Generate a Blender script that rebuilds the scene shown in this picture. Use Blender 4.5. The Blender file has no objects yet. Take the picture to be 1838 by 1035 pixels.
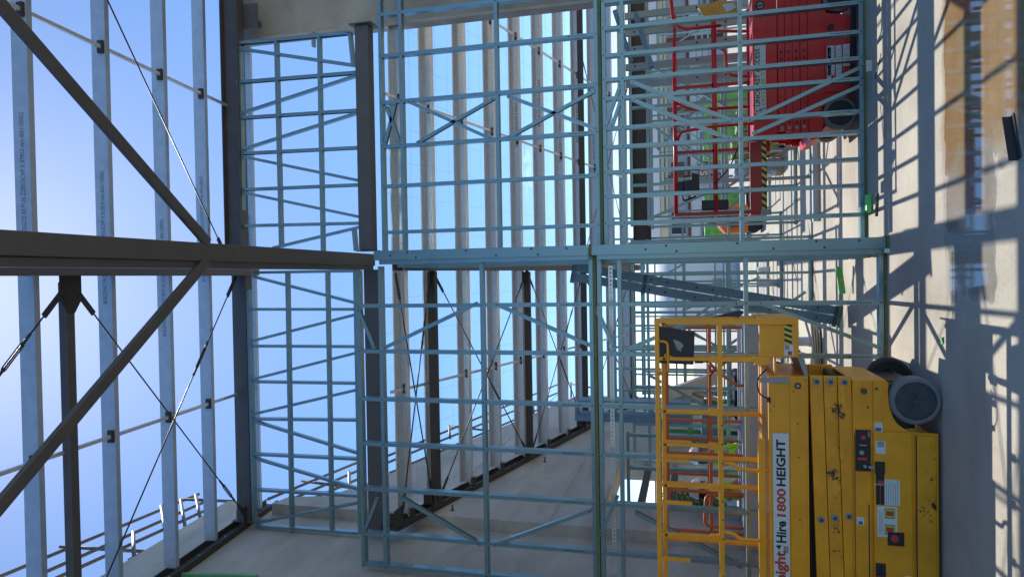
import bpy, math, random
from math import sin, cos, radians, sqrt, pi, atan2
from mathutils import Vector, Matrix
random.seed(7)
S = bpy.context.scene
COL = S.collection

# ------------------------------------------------------------------ camera
FPX = 1250.0; CAMH = 1.78
PITCH = radians(14.3); YAW = radians(1.0); ROLL = .0126
Fh = Vector((-sin(YAW), cos(YAW), 0)); R0 = Vector((cos(YAW), sin(YAW), 0)); Zu = Vector((0, 0, 1))
F = Fh*cos(PITCH) + Zu*sin(PITCH); U0 = -Fh*sin(PITCH) + Zu*cos(PITCH)
U = U0*cos(ROLL) + R0*sin(ROLL); R = R0*cos(ROLL) - U0*sin(ROLL)
CAM = Vector((0, 0, CAMH))
cd = bpy.data.cameras.new('camera'); cam = bpy.data.objects.new('camera', cd); COL.objects.link(cam)
cd.sensor_width = 36; cd.lens = 36*FPX/1838; cd.clip_end = 3000; cd.clip_start = .05
m = Matrix((-U, R, -F)).transposed().to_4x4()      # the phone is held upright, the picture lies on its side
m.translation = CAM; cam.matrix_world = m
S.camera = cam

def ray(px, py):
    return (F*FPX + R*(1035-py-517.5) - U*(px-919))/FPX
def PY(px, py, Y): d = ray(px, py); return CAM + d*(Y/d.y)      # a measured point on the plane y = Y
def PZ(px, py, Z=0): d = ray(px, py); return CAM + d*((Z-CAMH)/d.z)
def PX(px, py, X): d = ray(px, py); return CAM + d*(X/d.x)

# ------------------------------------------------------------------ world and sun
SUN_EL = radians(53.8); SUN_AZ = radians(-.8)
w = bpy.data.worlds.new("World"); S.world = w; w.use_nodes = True
nt = w.node_tree; N = nt.nodes; L = nt.links; N.clear()
out = N.new('ShaderNodeOutputWorld'); bg = N.new('ShaderNodeBackground'); sky = N.new('ShaderNodeTexSky')
sky.sky_type = 'NISHITA'; sky.sun_disc = False; sky.sun_elevation = SUN_EL; sky.sun_rotation = SUN_AZ
sky.air_density = .9; sky.dust_density = .25; sky.ozone_density = 4.0
tc = N.new('ShaderNodeTexCoord'); sep = N.new('ShaderNodeSeparateXYZ')
L.new(tc.outputs['Generated'], sep.inputs[0])
nz = N.new('ShaderNodeTexNoise'); nz.inputs['Scale'].default_value = 5; nz.inputs['Detail'].default_value = 7; nz.inputs['Roughness'].default_value = .6
mp = N.new('ShaderNodeMapping'); mp.inputs['Scale'].default_value = (1, 1, 2.6); mp.inputs['Location'].default_value = (1.3, .4, .2)
L.new(tc.outputs['Generated'], mp.inputs[0]); L.new(mp.outputs[0], nz.inputs['Vector'])
cr = N.new('ShaderNodeValToRGB'); cr.color_ramp.elements[0].position = .60; cr.color_ramp.elements[1].position = .74
L.new(nz.outputs['Fac'], cr.inputs[0])
ml = N.new('ShaderNodeMapRange'); ml.inputs[1].default_value = .30; ml.inputs[2].default_value = .10; ml.inputs[3].default_value = 0; ml.inputs[4].default_value = .85
L.new(sep.outputs['Z'], ml.inputs[0])
mul = N.new('ShaderNodeMath'); mul.operation = 'MULTIPLY'; L.new(cr.outputs[0], mul.inputs[0]); L.new(ml.outputs[0], mul.inputs[1])
mx = N.new('ShaderNodeMix'); mx.data_type = 'RGBA'; mx.inputs['B'].default_value = (13, 13.4, 14, 1)
hs = N.new('ShaderNodeHueSaturation'); hs.inputs['Saturation'].default_value = 1.16
L.new(sky.outputs[0], hs.inputs['Color'])
L.new(mul.outputs[0], mx.inputs['Factor']); L.new(hs.outputs[0], mx.inputs['A']); L.new(mx.outputs['Result'], bg.inputs[0])
bg.inputs[1].default_value = .1
L.new(bg.outputs[0], out.inputs[0])
sd = bpy.data.lights.new('sun', 'SUN'); sun = bpy.data.objects.new('sun', sd); COL.objects.link(sun)
sd.energy = 2.35; sd.angle = radians(.5); sd.color = (1, .95, .86)
sdir = Vector((sin(SUN_AZ)*cos(SUN_EL), cos(SUN_AZ)*cos(SUN_EL), sin(SUN_EL)))
sun.rotation_euler = sdir.to_track_quat('Z', 'Y').to_euler()
S.view_settings.view_transform = 'Standard'; S.view_settings.look = 'None'
S.view_settings.gamma = 1; S.view_settings.exposure = .95
S.render.engine = 'CYCLES'

# ------------------------------------------------------------------ materials
def mat(name, col, rough=.6, metal=0, var=.12, scale=6, bump=0, col2=None, spots=None, spec=.5):
    """procedural paint / metal: base colour with soft variation, optional second colour, dark scuffs"""
    M = bpy.data.materials.new(name); M.use_nodes = True
    n = M.node_tree.nodes; l = M.node_tree.links; b = n['Principled BSDF']
    b.inputs['Roughness'].default_value = rough; b.inputs['Metallic'].default_value = metal
    b.inputs['Specular IOR Level'].default_value = spec
    t = n.new('ShaderNodeTexCoord'); z = n.new('ShaderNodeTexNoise')
    z.inputs['Scale'].default_value = scale; z.inputs['Detail'].default_value = 6; z.inputs['Roughness'].default_value = .65
    l.new(t.outputs['Object'], z.inputs['Vector'])
    r = n.new('ShaderNodeValToRGB'); r.color_ramp.elements[0].position = .3; r.color_ramp.elements[1].position = .7
    a = col2 or [c*(1-var) for c in col]
    r.color_ramp.elements[0].color = (*a, 1); r.color_ramp.elements[1].color = (*[min(1, c*(1+var*.6)) for c in col], 1)
    l.new(z.outputs['Fac'], r.inputs[0]); last = r.outputs[0]
    if spots:
        z2 = n.new('ShaderNodeTexNoise'); z2.inputs['Scale'].default_value = spots[1]; z2.inputs['Detail'].default_value = 8; z2.inputs['Roughness'].default_value = .75
        l.new(t.outputs['Object'], z2.inputs['Vector'])
        r2 = n.new('ShaderNodeValToRGB'); r2.color_ramp.elements[0].position = spots[2]; r2.color_ramp.elements[1].position = spots[2]+.035
        l.new(z2.outputs['Fac'], r2.inputs[0])
        mxx = n.new('ShaderNodeMix'); mxx.data_type = 'RGBA'; mxx.inputs['B'].default_value = (*spots[0], 1)
        l.new(r2.outputs[0], mxx.inputs['Factor']); l.new(last, mxx.inputs['A']); last = mxx.outputs['Result']
    l.new(last, b.inputs['Base Color'])
    rr = n.new('ShaderNodeMapRange'); rr.inputs[3].default_value = max(.02, rough-.1); rr.inputs[4].default_value = min(1, rough+.12)
    l.new(z.outputs['Fac'], rr.inputs[0]); l.new(rr.outputs[0], b.inputs['Roughness'])
    if bump:
        z3 = n.new('ShaderNodeTexNoise'); z3.inputs['Scale'].default_value = scale*7; z3.inputs['Detail'].default_value = 4
        l.new(t.outputs['Object'], z3.inputs['Vector'])
        bp = n.new('ShaderNodeBump'); bp.inputs['Strength'].default_value = bump; bp.inputs['Distance'].default_value = .01
        l.new(z3.outputs['Fac'], bp.inputs['Height']); l.new(bp.outputs[0], b.inputs['Normal'])
    return M

BLUE = mat('zinc coated blue steel', (.205, .325, .36), .32, .6, .10, 3)
BLUED = mat('blue steel stacked', (.13, .25, .36), .42, .3, .15, 3)
GALV = mat('galvanised spangle', (.74, .76, .77), .32, .55, .08, 30, .03, (.60, .62, .64))
GALVB = mat('galvanised purlin new', (.42, .50, .60), .42, .5, .12, 9)
STEEL = mat('grey primed steel', (.098, .095, .096), .5, .1, .18, 5, .02)
STEELD = mat('dark ledger steel', (.05, .045, .042), .6, .1, .2, 8, .05)
SCREW = mat('screw head', (.03, .035, .04), .4, .6)
PIPE = mat('weathered scaffold pipe', (.12, .11, .10), .5, .3, .2, 6)
ROD = mat('bracing rod', (.06, .055, .055), .5, .5)
YEL = mat('worn yellow paint', (.88, .385, .010), .36, 0, .14, 2.5, .03, (.70, .285, .007), ((.07, .045, .02), 11, .67))
YELS = mat('scratched yellow paint', (.85, .38, .014), .40, 0, .2, 3.5, .04, (.62, .26, .009), ((.03, .025, .02), 6, .585))
RED = mat('red lift paint', (.66, .013, .015), .35, 0, .2, 2.5, .02, None, ((.10, .01, .01), 7, .70))
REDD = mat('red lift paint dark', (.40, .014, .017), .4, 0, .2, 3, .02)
ORA = mat('orange lift paint', (.55, .13, .04), .45, 0, .2, 4, .02, None, ((.12, .05, .03), 9, .68))
BLACK = mat('black plastic', (.018, .019, .022), .5, 0, .3, 8, .05)
RUB = mat('grey tyre rubber', (.20, .215, .21), .8, 0, .22, 8, .1)
HUB = mat('painted dark hub', (.06, .075, .085), .5, .2, .35, 12, .05)
WHITE = mat('white vinyl decal', (.62, .68, .66), .45, 0, .06, 3)
TXK = mat('black lettering', (.012, .012, .014), .5, 0, .05)
TXR = mat('red lettering', (.50, .05, .04), .5, 0, .05)
TXY = mat('yellow lettering', (.58, .42, .03), .5, 0, .05)
TXG = mat('printed ink on steel', (.10, .13, .20), .6, 0, .1)
GREEN = mat('green sealing strip', (.15, .17, .055), .8, 0, .35, 14, .1, (.08, .13, .07))
RUBD = mat('shaded dark tyre', (.035, .035, .035), .85, 0, .3, 8, .1)  # shade on the far wheel put into the rubber colour
GRN = mat('green powder coat', (.10, .33, .13), .45, 0, .12, 4)
GRNB = mat('bright green plastic', (.12, .62, .14), .35, 0, .1, 4)
GWRAP = mat('green pallet wrap', (.22, .55, .08), .3, 0, .4, 7, .6, (.08, .36, .10))
OLIVE = mat('olive wrap', (.26, .32, .10), .4, 0, .3, 6, .5)
WPLAST = mat('clear wrapped bundle', (.35, .45, .55), .3, 0, .4, 8, .5)
HIVIS = mat('hi vis fabric', (.42, .75, .03), .8, 0, .15, 9, .3)
SKIN = mat('skin', (.42, .22, .15), .6, 0, .1, 12)
NAVY = mat('navy work cloth', (.02, .025, .05), .9, 0, .2, 10, .3)
HELM = mat('white helmet shell', (.72, .70, .70), .3, 0, .05)
HAIRM = mat('dark hair', (.02, .013, .01), .8)
GREYP = mat('grey plastic', (.30, .31, .31), .5, 0, .1)
AMB = mat('amber pouch', (.75, .33, .03), .4, 0, .2, 7, .2)
BEIGE = mat('beige boom paint', (.52, .44, .36), .5, 0, .12, 4)
CREAM = mat('cream wall cladding', (.62, .58, .46), .7, 0, .06, 2)
BWHITE = mat('white cladding', (.70, .73, .75), .6, 0, .05, 2)
BROWN = mat('red brown steel', (.16, .055, .045), .6, 0, .15, 4)
GLASS = mat('dark window glass', (.03, .04, .06), .12, 0, .1, 2)
GREYW = mat('pale grey panel', (.40, .43, .46), .6, 0, .1, 2)
BARK = mat('bark', (.10, .075, .05), .9, 0, .3, 12, .4)
LEAF = mat('leaf green', (.075, .12, .03), .7, 0, .45, 3)
TIMB = mat('raw timber', (.42, .33, .20), .8, 0, .2, 6, .1)
STICK = mat('stained stick', (.10, .08, .05), .8)
CLRY = mat('hazard yellow', (.70, .55, .05), .45, 0, .08)

def concrete(name, c1, c2, sc=1.3, streak=False, rough=.85):
    M = bpy.data.materials.new(name); M.use_nodes = True
    n = M.node_tree.nodes; l = M.node_tree.links; b = n['Principled BSDF']; b.inputs['Roughness'].default_value = rough
    b.inputs['Specular IOR Level'].default_value = .3
    t = n.new('ShaderNodeTexCoord'); mp = n.new('ShaderNodeMapping'); l.new(t.outputs['Object'], mp.inputs[0])
    if streak: mp.inputs['Scale'].default_value = (1, .45, 1.6)
    z = n.new('ShaderNodeTexNoise'); z.inputs['Scale'].default_value = sc; z.inputs['Detail'].default_value = 10; z.inputs['Roughness'].default_value = .62
    z.inputs['Distortion'].default_value = .4
    l.new(mp.outputs[0], z.inputs['Vector'])
    r = n.new('ShaderNodeValToRGB'); e = r.color_ramp.elements; e[0].position = .3; e[0].color = (*c1, 1); e[1].position = .68; e[1].color = (*c2, 1)
    l.new(z.outputs['Fac'], r.inputs[0])
    z2 = n.new('ShaderNodeTexNoise'); z2.inputs['Scale'].default_value = 38; z2.inputs['Detail'].default_value = 5
    l.new(t.outputs['Object'], z2.inputs['Vector'])
    mm = n.new('ShaderNodeMix'); mm.data_type = 'RGBA'; mm.blend_type = 'MULTIPLY'; mm.inputs['Factor'].default_value = .3
    l.new(r.outputs[0], mm.inputs['A']); l.new(z2.outputs['Color'], mm.inputs['B'])
    r3 = n.new('ShaderNodeValToRGB'); r3.color_ramp.elements[0].color = (.65, .65, .65, 1); r3.color_ramp.elements[0].position = .35; r3.color_ramp.elements[1].position = .5
    l.new(z2.outputs['Fac'], r3.inputs[0]); l.new(r3.outputs[0], mm.inputs['B'])
    l.new(mm.outputs['Result'], b.inputs['Base Color'])
    bp = n.new('ShaderNodeBump'); bp.inputs['Strength'].default_value = .12; bp.inputs['Distance'].default_value = .01
    l.new(z2.outputs['Fac'], bp.inputs['Height']); l.new(bp.outputs[0], b.inputs['Normal'])
    return M
CONC = concrete('precast concrete', (.31, .30, .275), (.50, .485, .455), 1.1, True)
CONCE = concrete('concrete edge', (.36, .34, .30), (.50, .48, .42), 3)
CONC2 = concrete('dark precast concrete', (.27, .25, .21), (.43, .40, .34), 1.6)

def floor_material():
    M = concrete('floor concrete', (.40, .355, .285), (.61, .555, .455), .9)
    n = M.node_tree.nodes; l = M.node_tree.links; b = n['Principled BSDF']
    base = b.inputs['Base Color'].links[0].from_socket
    g = n.new('ShaderNodeNewGeometry'); sp = n.new('ShaderNodeSeparateXYZ'); l.new(g.outputs['Position'], sp.inputs[0])
    ns = n.new('ShaderNodeTexNoise'); ns.inputs['Scale'].default_value = 2.2; ns.inputs['Detail'].default_value = 6
    l.new(g.outputs['Position'], ns.inputs['Vector'])
    def mr(src, a, b_, c=0, d=1):
        q = n.new('ShaderNodeMapRange'); q.interpolation_type = 'SMOOTHSTEP'
        q.inputs[1].default_value = a; q.inputs[2].default_value = b_; q.inputs[3].default_value = c; q.inputs[4].default_value = d
        l.new(src, q.inputs[0]); return q.outputs[0]
    def ma(op, a, b_):
        q = n.new('ShaderNodeMath'); q.operation = op
        for i, s in enumerate((a, b_)):
            if isinstance(s, (int, float)): q.inputs[i].default_value = s
            else: l.new(s, q.inputs[i])
        return q.outputs[0]
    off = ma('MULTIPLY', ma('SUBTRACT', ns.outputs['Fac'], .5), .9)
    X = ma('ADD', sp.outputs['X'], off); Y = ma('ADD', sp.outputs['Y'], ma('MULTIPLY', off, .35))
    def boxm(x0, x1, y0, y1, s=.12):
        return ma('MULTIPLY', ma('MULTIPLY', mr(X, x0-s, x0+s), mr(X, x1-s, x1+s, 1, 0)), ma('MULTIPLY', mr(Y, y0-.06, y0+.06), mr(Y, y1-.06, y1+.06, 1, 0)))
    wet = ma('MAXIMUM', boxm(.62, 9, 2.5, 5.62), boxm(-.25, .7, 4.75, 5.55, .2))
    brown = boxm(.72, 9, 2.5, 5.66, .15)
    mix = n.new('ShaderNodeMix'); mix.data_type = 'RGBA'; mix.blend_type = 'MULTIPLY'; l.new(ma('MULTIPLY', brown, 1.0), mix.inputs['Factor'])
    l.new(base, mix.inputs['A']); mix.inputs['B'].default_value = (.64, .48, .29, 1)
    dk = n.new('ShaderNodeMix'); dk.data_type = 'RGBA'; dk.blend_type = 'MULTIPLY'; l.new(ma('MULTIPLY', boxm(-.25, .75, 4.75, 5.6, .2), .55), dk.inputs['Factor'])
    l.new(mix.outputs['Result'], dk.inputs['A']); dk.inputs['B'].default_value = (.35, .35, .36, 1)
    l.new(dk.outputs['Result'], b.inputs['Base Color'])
    l.new(mr(wet, .2, .8, .72, .04), b.inputs['Roughness'])
    l.new(mr(wet, .2, .8, .35, 1.0), b.inputs['Specular IOR Level'])
    bp = b.inputs['Normal'].links[0].from_node
    l.new(mr(wet, .2, .9, .12, .004), bp.inputs['Strength'])
    return M
FLOOR = floor_material()

# ------------------------------------------------------------------ mesh helpers
class MB:
    def __init__(s): s.v = []; s.f = []; s.m = []; s.sm = []
    def add(s, vs, fs, mi=0, smooth=False):
        o = len(s.v); s.v += [Vector(q) for q in vs]
        for f in fs: s.f.append([i+o for i in f]); s.m.append(mi); s.sm.append(smooth)
        return s
    def box(s, x0, x1, y0, y1, z0, z1, mi=0):
        if x0 > x1: x0, x1 = x1, x0
        if y0 > y1: y0, y1 = y1, y0
        if z0 > z1: z0, z1 = z1, z0
        vs = [(x, y, z) for z in (z0, z1) for y in (y0, y1) for x in (x0, x1)]
        return s.add(vs, [(0, 2, 3, 1), (4, 5, 7, 6), (0, 1, 5, 4), (2, 6, 7, 3), (0, 4, 6, 2), (1, 3, 7, 5)], mi)
    def obox(s, p0, p1, a, b, mi=0):
        """box whose near edge line runs p0-p1 and whose section spans vectors a and b"""
        p0 = Vector(p0); p1 = Vector(p1); a = Vector(a); b = Vector(b)
        vs = [p0, p0+a, p0+a+b, p0+b, p1, p1+a, p1+a+b, p1+b]
        fl = (p1-p0).dot(a.cross(b)) > 0
        fs = [(0, 3, 2, 1), (4, 5, 6, 7), (0, 1, 5, 4), (1, 2, 6, 5), (2, 3, 7, 6), (3, 0, 4, 7)]
        if not fl: fs = [tuple(reversed(f)) for f in fs]
        return s.add(vs, fs, mi)
    def bar(s, p0, p1, w, h, up=(0, 0, 1), mi=0):
        """centred rectangular bar, w across, h along up"""
        p0 = Vector(p0); p1 = Vector(p1); d = (p1-p0).normalized(); up = Vector(up)
        if abs(d.dot(up)) > .98: up = Vector((0, 1, 0))
        a = d.cross(up).normalized()*w; b = a.cross(d).normalized()*h
        return s.obox(p0-a/2-b/2, p1-a/2-b/2, a, b, mi)
    def tube(s, pts, r, n=8, mi=0, caps=True, r2=None):
        pts = [Vector(p) for p in pts]; o = len(s.v); k = len(pts); prev = None
        for i, p in enumerate(pts):
            d = (pts[min(i+1, k-1)]-pts[max(i-1, 0)]).normalized()
            if prev is None:
                u = d.cross(Vector((0, 0, 1)) if abs(d.z) < .9 else Vector((0, 1, 0))).normalized()
            else: u = (prev - d*prev.dot(d)).normalized()
            prev = u; q = d.cross(u); rr = r if r2 is None else r+(r2-r)*i/(k-1)
            for j in range(n):
                a = 2*pi*j/n; s.v.append(p+u*cos(a)*rr+q*sin(a)*rr)
        for i in range(k-1):
            for j in range(n):
                s.f.append([o+i*n+j, o+i*n+(j+1) % n, o+(i+1)*n+(j+1) % n, o+(i+1)*n+j]); s.m.append(mi); s.sm.append(n > 5)
        if caps:
            s.f.append([o+j for j in range(n)][::-1]); s.m.append(mi); s.sm.append(False)
            s.f.append([o+(k-1)*n+j for j in range(n)]); s.m.append(mi); s.sm.append(False)
        return s
    def prism(s, poly, axis, a0, a1, mi=0):
        """poly: 2-D outline; axis 'y' -> (x,z), axis 'x' -> (y,z), axis 'z' -> (x,y)"""
        def P(p, a): return {'y': (p[0], a, p[1]), 'x': (a, p[0], p[1]), 'z': (p[0], p[1], a)}[axis]
        n = len(poly); vs = [P(p, a0) for p in poly]+[P(p, a1) for p in poly]
        ar = sum(poly[i][0]*poly[(i+1) % n][1]-poly[(i+1) % n][0]*poly[i][1] for i in range(n))
        fl = (ar > 0) == (a1 > a0)
        if axis == 'y': fl = not fl
        fs = [tuple(range(n))[::-1], tuple(range(n, 2*n))]+[(i, (i+1) % n, n+(i+1) % n, n+i) for i in range(n)]
        if not fl: fs = [f[::-1] for f in fs]
        return s.add(vs, fs, mi)
    def disc(s, c, nrm, r, th, n=10, mi=0):
        c = Vector(c); nrm = Vector(nrm).normalized()
        return s.tube([c, c+nrm*th], r, n, mi)
    def pieces(s):
        n = len(s.v); up = list(range(n))
        def fd(i):
            while up[i] != i: up[i] = up[up[i]]; i = up[i]
            return i
        for f in s.f:
            a = fd(f[0])
            for i in f[1:]: up[fd(i)] = a
        comp = {}
        for i in range(n): comp.setdefault(fd(i), []).append(i)
        cs = list(comp.values())
        if len(cs) < 2 or len(cs) > 400: return None
        e = .004; bb = [(tuple(min(s.v[i][k] for i in c)-e for k in range(3)), tuple(max(s.v[i][k] for i in c)+e for k in range(3))) for c in cs]
        g_ = list(range(len(cs)))
        def fg(i):
            while g_[i] != i: i = g_[i]
            return i
        for i in range(len(cs)):
            for j in range(i):
                if all(bb[i][0][k] <= bb[j][1][k] and bb[j][0][k] <= bb[i][1][k] for k in range(3)): g_[fg(i)] = fg(j)
        gr = {}
        for i, c in enumerate(cs):
            gr.setdefault(fg(i), set()).update(c)
        if len(gr) < 2: return None
        res = []
        for vs in gr.values():
            q = MB(); mp_ = {}
            for i in sorted(vs): mp_[i] = len(q.v); q.v.append(s.v[i])
            for f, m_, sm in zip(s.f, s.m, s.sm):
                if f[0] in vs: q.f.append([mp_[i] for i in f]); q.m.append(m_); q.sm.append(sm)
            res.append(q)
        return res
    def build(s, name, mats, parent=None, **k):
        if parent is not None and name not in ('crown', 'strip', 'stud', 'noggin', 'top_plate', 'bottom_plate', 'brace', 'end_stud'):
            ps = s.pieces()
            if ps: return [q.build(name, mats, parent, **k) for q in ps][0]
        if not isinstance(mats, (list, tuple)): mats = [mats]
        me = bpy.data.meshes.new(name)
        o = bpy.data.objects.new(name, me); COL.objects.link(o)
        off = Vector((0, 0, 0))
        if parent is not None:
            q = parent
            while q is not None: off += q.location; q = q.parent
            o.parent = parent
        me.from_pydata([tuple(v-off) for v in s.v], [], s.f)
        for mm in mats: me.materials.append(mm)
        for p, mi, sm in zip(me.polygons, s.m, s.sm): p.material_index = mi; p.use_smooth = sm
        me.update()
        if k.get('bev'):
            b = o.modifiers.new('bevel', 'BEVEL'); b.width = k['bev']; b.segments = 2; b.limit_method = 'ANGLE'
        for kk in ('label', 'category', 'group', 'kind'):
            if k.get(kk): o[kk] = k[kk]
        return o

def rpath(pts, r=.06, n=4):
    """round the corners of a polyline"""
    pts = [Vector(p) for p in pts]; o = [pts[0]]
    for i in range(1, len(pts)-1):
        a, b, c = pts[i-1], pts[i], pts[i+1]
        q = min(r, (a-b).length*.45, (c-b).length*.45)
        p0 = b+(a-b).normalized()*q; p1 = b+(c-b).normalized()*q
        for j in range(n+1):
            t = j/n; o.append(p0*(1-t)**2+b*2*t*(1-t)+p1*t*t)
    return o+[pts[-1]]

def empty(name, loc, label, cat, group=None, kind=None):
    o = bpy.data.objects.new(name, None); COL.objects.link(o); o.location = Vector(loc); o.empty_display_size = .1
    o['label'] = label; o['category'] = cat
    if group: o['group'] = group
    if kind: o['kind'] = kind
    return o

def text(s, size, org, xd, yd, m, parent, name='lettering', bold=.0, squeeze=1, align='LEFT', th=.0008):
    c = bpy.data.curves.new(name, 'FONT'); c.body = s; c.size = size; c.offset = bold*size; c.extrude = 0; c.align_x = align
    c.resolution_u = 3
    t = bpy.data.objects.new('tmp_text', c); COL.objects.link(t)
    bpy.context.view_layer.update()
    me = bpy.data.meshes.new_from_object(t.evaluated_get(bpy.context.evaluated_depsgraph_get()))
    bpy.data.objects.remove(t); bpy.data.curves.remove(c)
    xd = Vector(xd).normalized(); yd = Vector(yd).normalized(); nn = xd.cross(yd)
    org = Vector(org); off = Vector((0, 0, 0)); q = parent
    while q is not None: off += q.location; q = q.parent
    for v in me.vertices: v.co = org+xd*v.co.x*squeeze+yd*v.co.y+nn*(v.co.z+th)-off
    me.materials.clear(); me.materials.append(m)
    o = bpy.data.objects.new(name, me); COL.objects.link(o); o.parent = parent
    return o

# ------------------------------------------------------------------ C-section members in a plane y = Y
def cmem(b, p0, p1, Y, side, w=.04, dep=.09, t=.0025, ext=0):
    x0, z0 = p0; x1, z1 = p1; d = Vector((x1-x0, 0, z1-z0)); d.normalize(); n = Vector((-d.z, 0, d.x))*side
    A = Vector((x0, Y, z0))-d*ext; B = Vector((x1, Y, z1))+d*ext
    yv = Vector((0, 1, 0))
    b.obox(A-n*(w/2), B-n*(w/2), n*w, yv*t)                                  # front flange
    b.obox(A+n*(w/2-t)+yv*t, B+n*(w/2-t)+yv*t, n*t, yv*(dep-2*t))             # web
    b.obox(A-n*(w/2)+yv*(dep-t), B-n*(w/2)+yv*(dep-t), n*w, yv*t)             # back flange
    b.obox(A-n*(w/2)+yv*t, B-n*(w/2)+yv*t, n*t, yv*.009)                      # lip
def xz(p): return (p.x, p.z)

def frame(name, label, cat, Y, x0, x1, rows, studs, braces, group, m=BLUE, screws=True, center=.1, w=.04, dep=.09, root=None):
    """rows: (kind, z, xa, xb); studs: (x, z0, z1); braces: ((x,z),(x,z))"""
    if root is None: root = empty(name, ((x0+x1)/2, Y, min(r[1] for r in rows)), label, cat, group)
    for s in studs:
        b = MB(); sd_ = 1 if s[0] > center else -1       # the web is turned to the middle of the room
        cmem(b, (s[0], s[1]), (s[0], s[2]), Y, sd_, w, dep)
        if screws:
            n_ = 7
            for i in range(n_):
                zz = s[1]+(s[2]-s[1])*(i+.5)/n_
                b.disc((s[0]-(w/2+.0002)*sd_, Y+dep/2, zz), (-sd_, 0, 0), .009, .0006, 8, 1)
        if screws and s[2]-s[1] > 2:                 # faint maker's print near both ends of the stud face
            for q in range(13):
                hh = .006+.005*((q*7) % 3); za = s[1]+.10+q*.017
                b.box(s[0]-.004, s[0]+.004, Y-.0008, Y-.0002, za, za+hh, 1)
        b.build('stud', [m, SCREW], root)
    for r in rows:
        b = MB(); z = r[1]; sd_ = -1 if z > CAMH else 1
        cmem(b, (r[2], z), (r[3], z), Y-.003, sd_, w, dep)
        if screws:
            for s in studs:
                if r[2]-.01 <= s[0] <= r[3]+.01 and s[1]-.05 <= z <= s[2]+.05:
                    b.disc((s[0], Y-.0035, z), (0, -1, 0), .0075, .002, 8, 1)
        b.build(r[0], [m, SCREW], root)
    for p, q in braces:
        b = MB(); cmem(b, p, q, Y-.006, 1 if p[0] < q[0] else -1, w*.95, dep*.55)
        if screws:
            d = (Vector((q[0]-p[0], 0, q[1]-p[1]))).normalized()
            for e, sg in ((p, 1), (q, -1)):
                c = Vector((e[0], Y-.0065, e[1]))+d*sg*.03
                b.disc(c, (0, -1, 0), .0075, .002, 8, 1)
        b.build('brace', [m, SCREW], root)
    return root
def bp(Y, *q): return [(xz(PY(a, b, Y)), xz(PY(c, d, Y))) for a, b, c, d in q]

# ================================================================== SETTING
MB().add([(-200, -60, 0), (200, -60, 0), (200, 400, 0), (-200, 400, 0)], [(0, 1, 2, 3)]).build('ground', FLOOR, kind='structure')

# ------------------------------------------------------------------ left concrete wall
XW = -3.3; XF = -3.15; KS = .955
def FY(y): return KS*y
def FZ(z): return CAMH+KS*(z-CAMH)
wl = empty('concrete_wall', (XW, 8, 0), 'tall grey precast concrete wall on the left with a doorway cut in it', 'wall')
def wallpoly(b, pts, mi=0): b.prism(pts, 'x', XW, XW-.2, mi)
b = MB(); wallpoly(b, [(-4, 0), (2.55, 0), (2.55, 7.82), (-4, 7.1)]); b.build('wall_panel', CONC, wl)
b = MB(); wallpoly(b, [(2.56, 0), (9.05, 0), (9.05, 8.56), (2.56, 7.84)]); b.build('wall_panel', CONC, wl)
OY0, OY1, OZ = 9.65, 11.8, 2.96
def farpoly(b, pts, mi=0): b.prism([(FY(y), FZ(z) if z > 0 else 0) for y, z in pts], 'x', XF, XF-.3, mi)
oy0, oy1 = OY0/KS, OY1/KS; oz = CAMH+(OZ-CAMH)/KS
b = MB(); farpoly(b, [(9.06, 0), (oy0, 0), (oy0, 6.93), (9.55, 7.2), (9.4, 7.75), (9.06, 7.82)]); b.build('wall_panel', CONC, wl)
b = MB(); farpoly(b, [(oy0+.002, oz), (oy1-.002, oz), (oy1-.002, 6.39), (oy0+.002, 6.92)]); b.build('wall_panel', CONC, wl)
b = MB(); farpoly(b, [(oy1, 0), (14.6, 0), (14.6, 5.85), (oy1, 6.38)]); b.build('wall_panel', CONC, wl)
b = MB(); farpoly(b, [(14.61, 0), (19, 0), (19, 4.8), (14.61, 5.84)]); b.build('wall_panel', CONC, wl)
b = MB()                                             # lit soffit of the opening, its brightness painted as a tan slab
b.box(XF-.31, XF+.012, OY0+.003, OY1-.003, OZ-.03, OZ-.002)
b.build('lit_soffit', TIMB, wl)
b = MB()                                             # formwork joints and cast-in anchors on the wall face
for zz in (3.55, 5.2):
    for ya, yb2 in ((8.7, 13.9), (13.96, 18.1)): b.box(XF, XF+.004, ya, yb2, zz, zz+.016)
b.build('joint_line', CONC2, wl)
b = MB()
for (px_, py_) in ((812, 915), (978, 828)):
    q = PX(px_, py_, XF); b.disc(q, (1, 0, 0), .03, .004); b.disc(q, (1, 0, 0), .011, .08)
b.build('anchor_bolt', STEELD, wl)
for px_ in (1158, 1210):
    q = PX(px_, 870, XF-.1); MB().box(XF-.14, XF-.06, OY0+.004, OY1-.004, q.z-.05, q.z+.05).build('door_bar', STEELD, wl)

# ------------------------------------------------------------------ right concrete panel
wr = empty('concrete_wall', (5, 8.3, 0), 'dim grey precast concrete panel hanging at the upper right edge', 'wall')
MB().box(3.27, 7.5, 8.32, 8.5, 0, 7.95).build('wall_panel', CONC2, wr)
MB().box(3.235, 3.269, 8.31, 8.51, 0, 7.95).build('lit_edge', CONCE, wr)  # paler concrete paints the light on the panel's thickness face
b = MB(); b.box(3.05, 3.24, 8.24, 8.30, 6.5, 6.53); b.bar(PY(572, 62, 8.28), PY(555, 62, 8.28), .03, .03); b.build('fixing_bracket', GREYP, wr)

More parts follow.
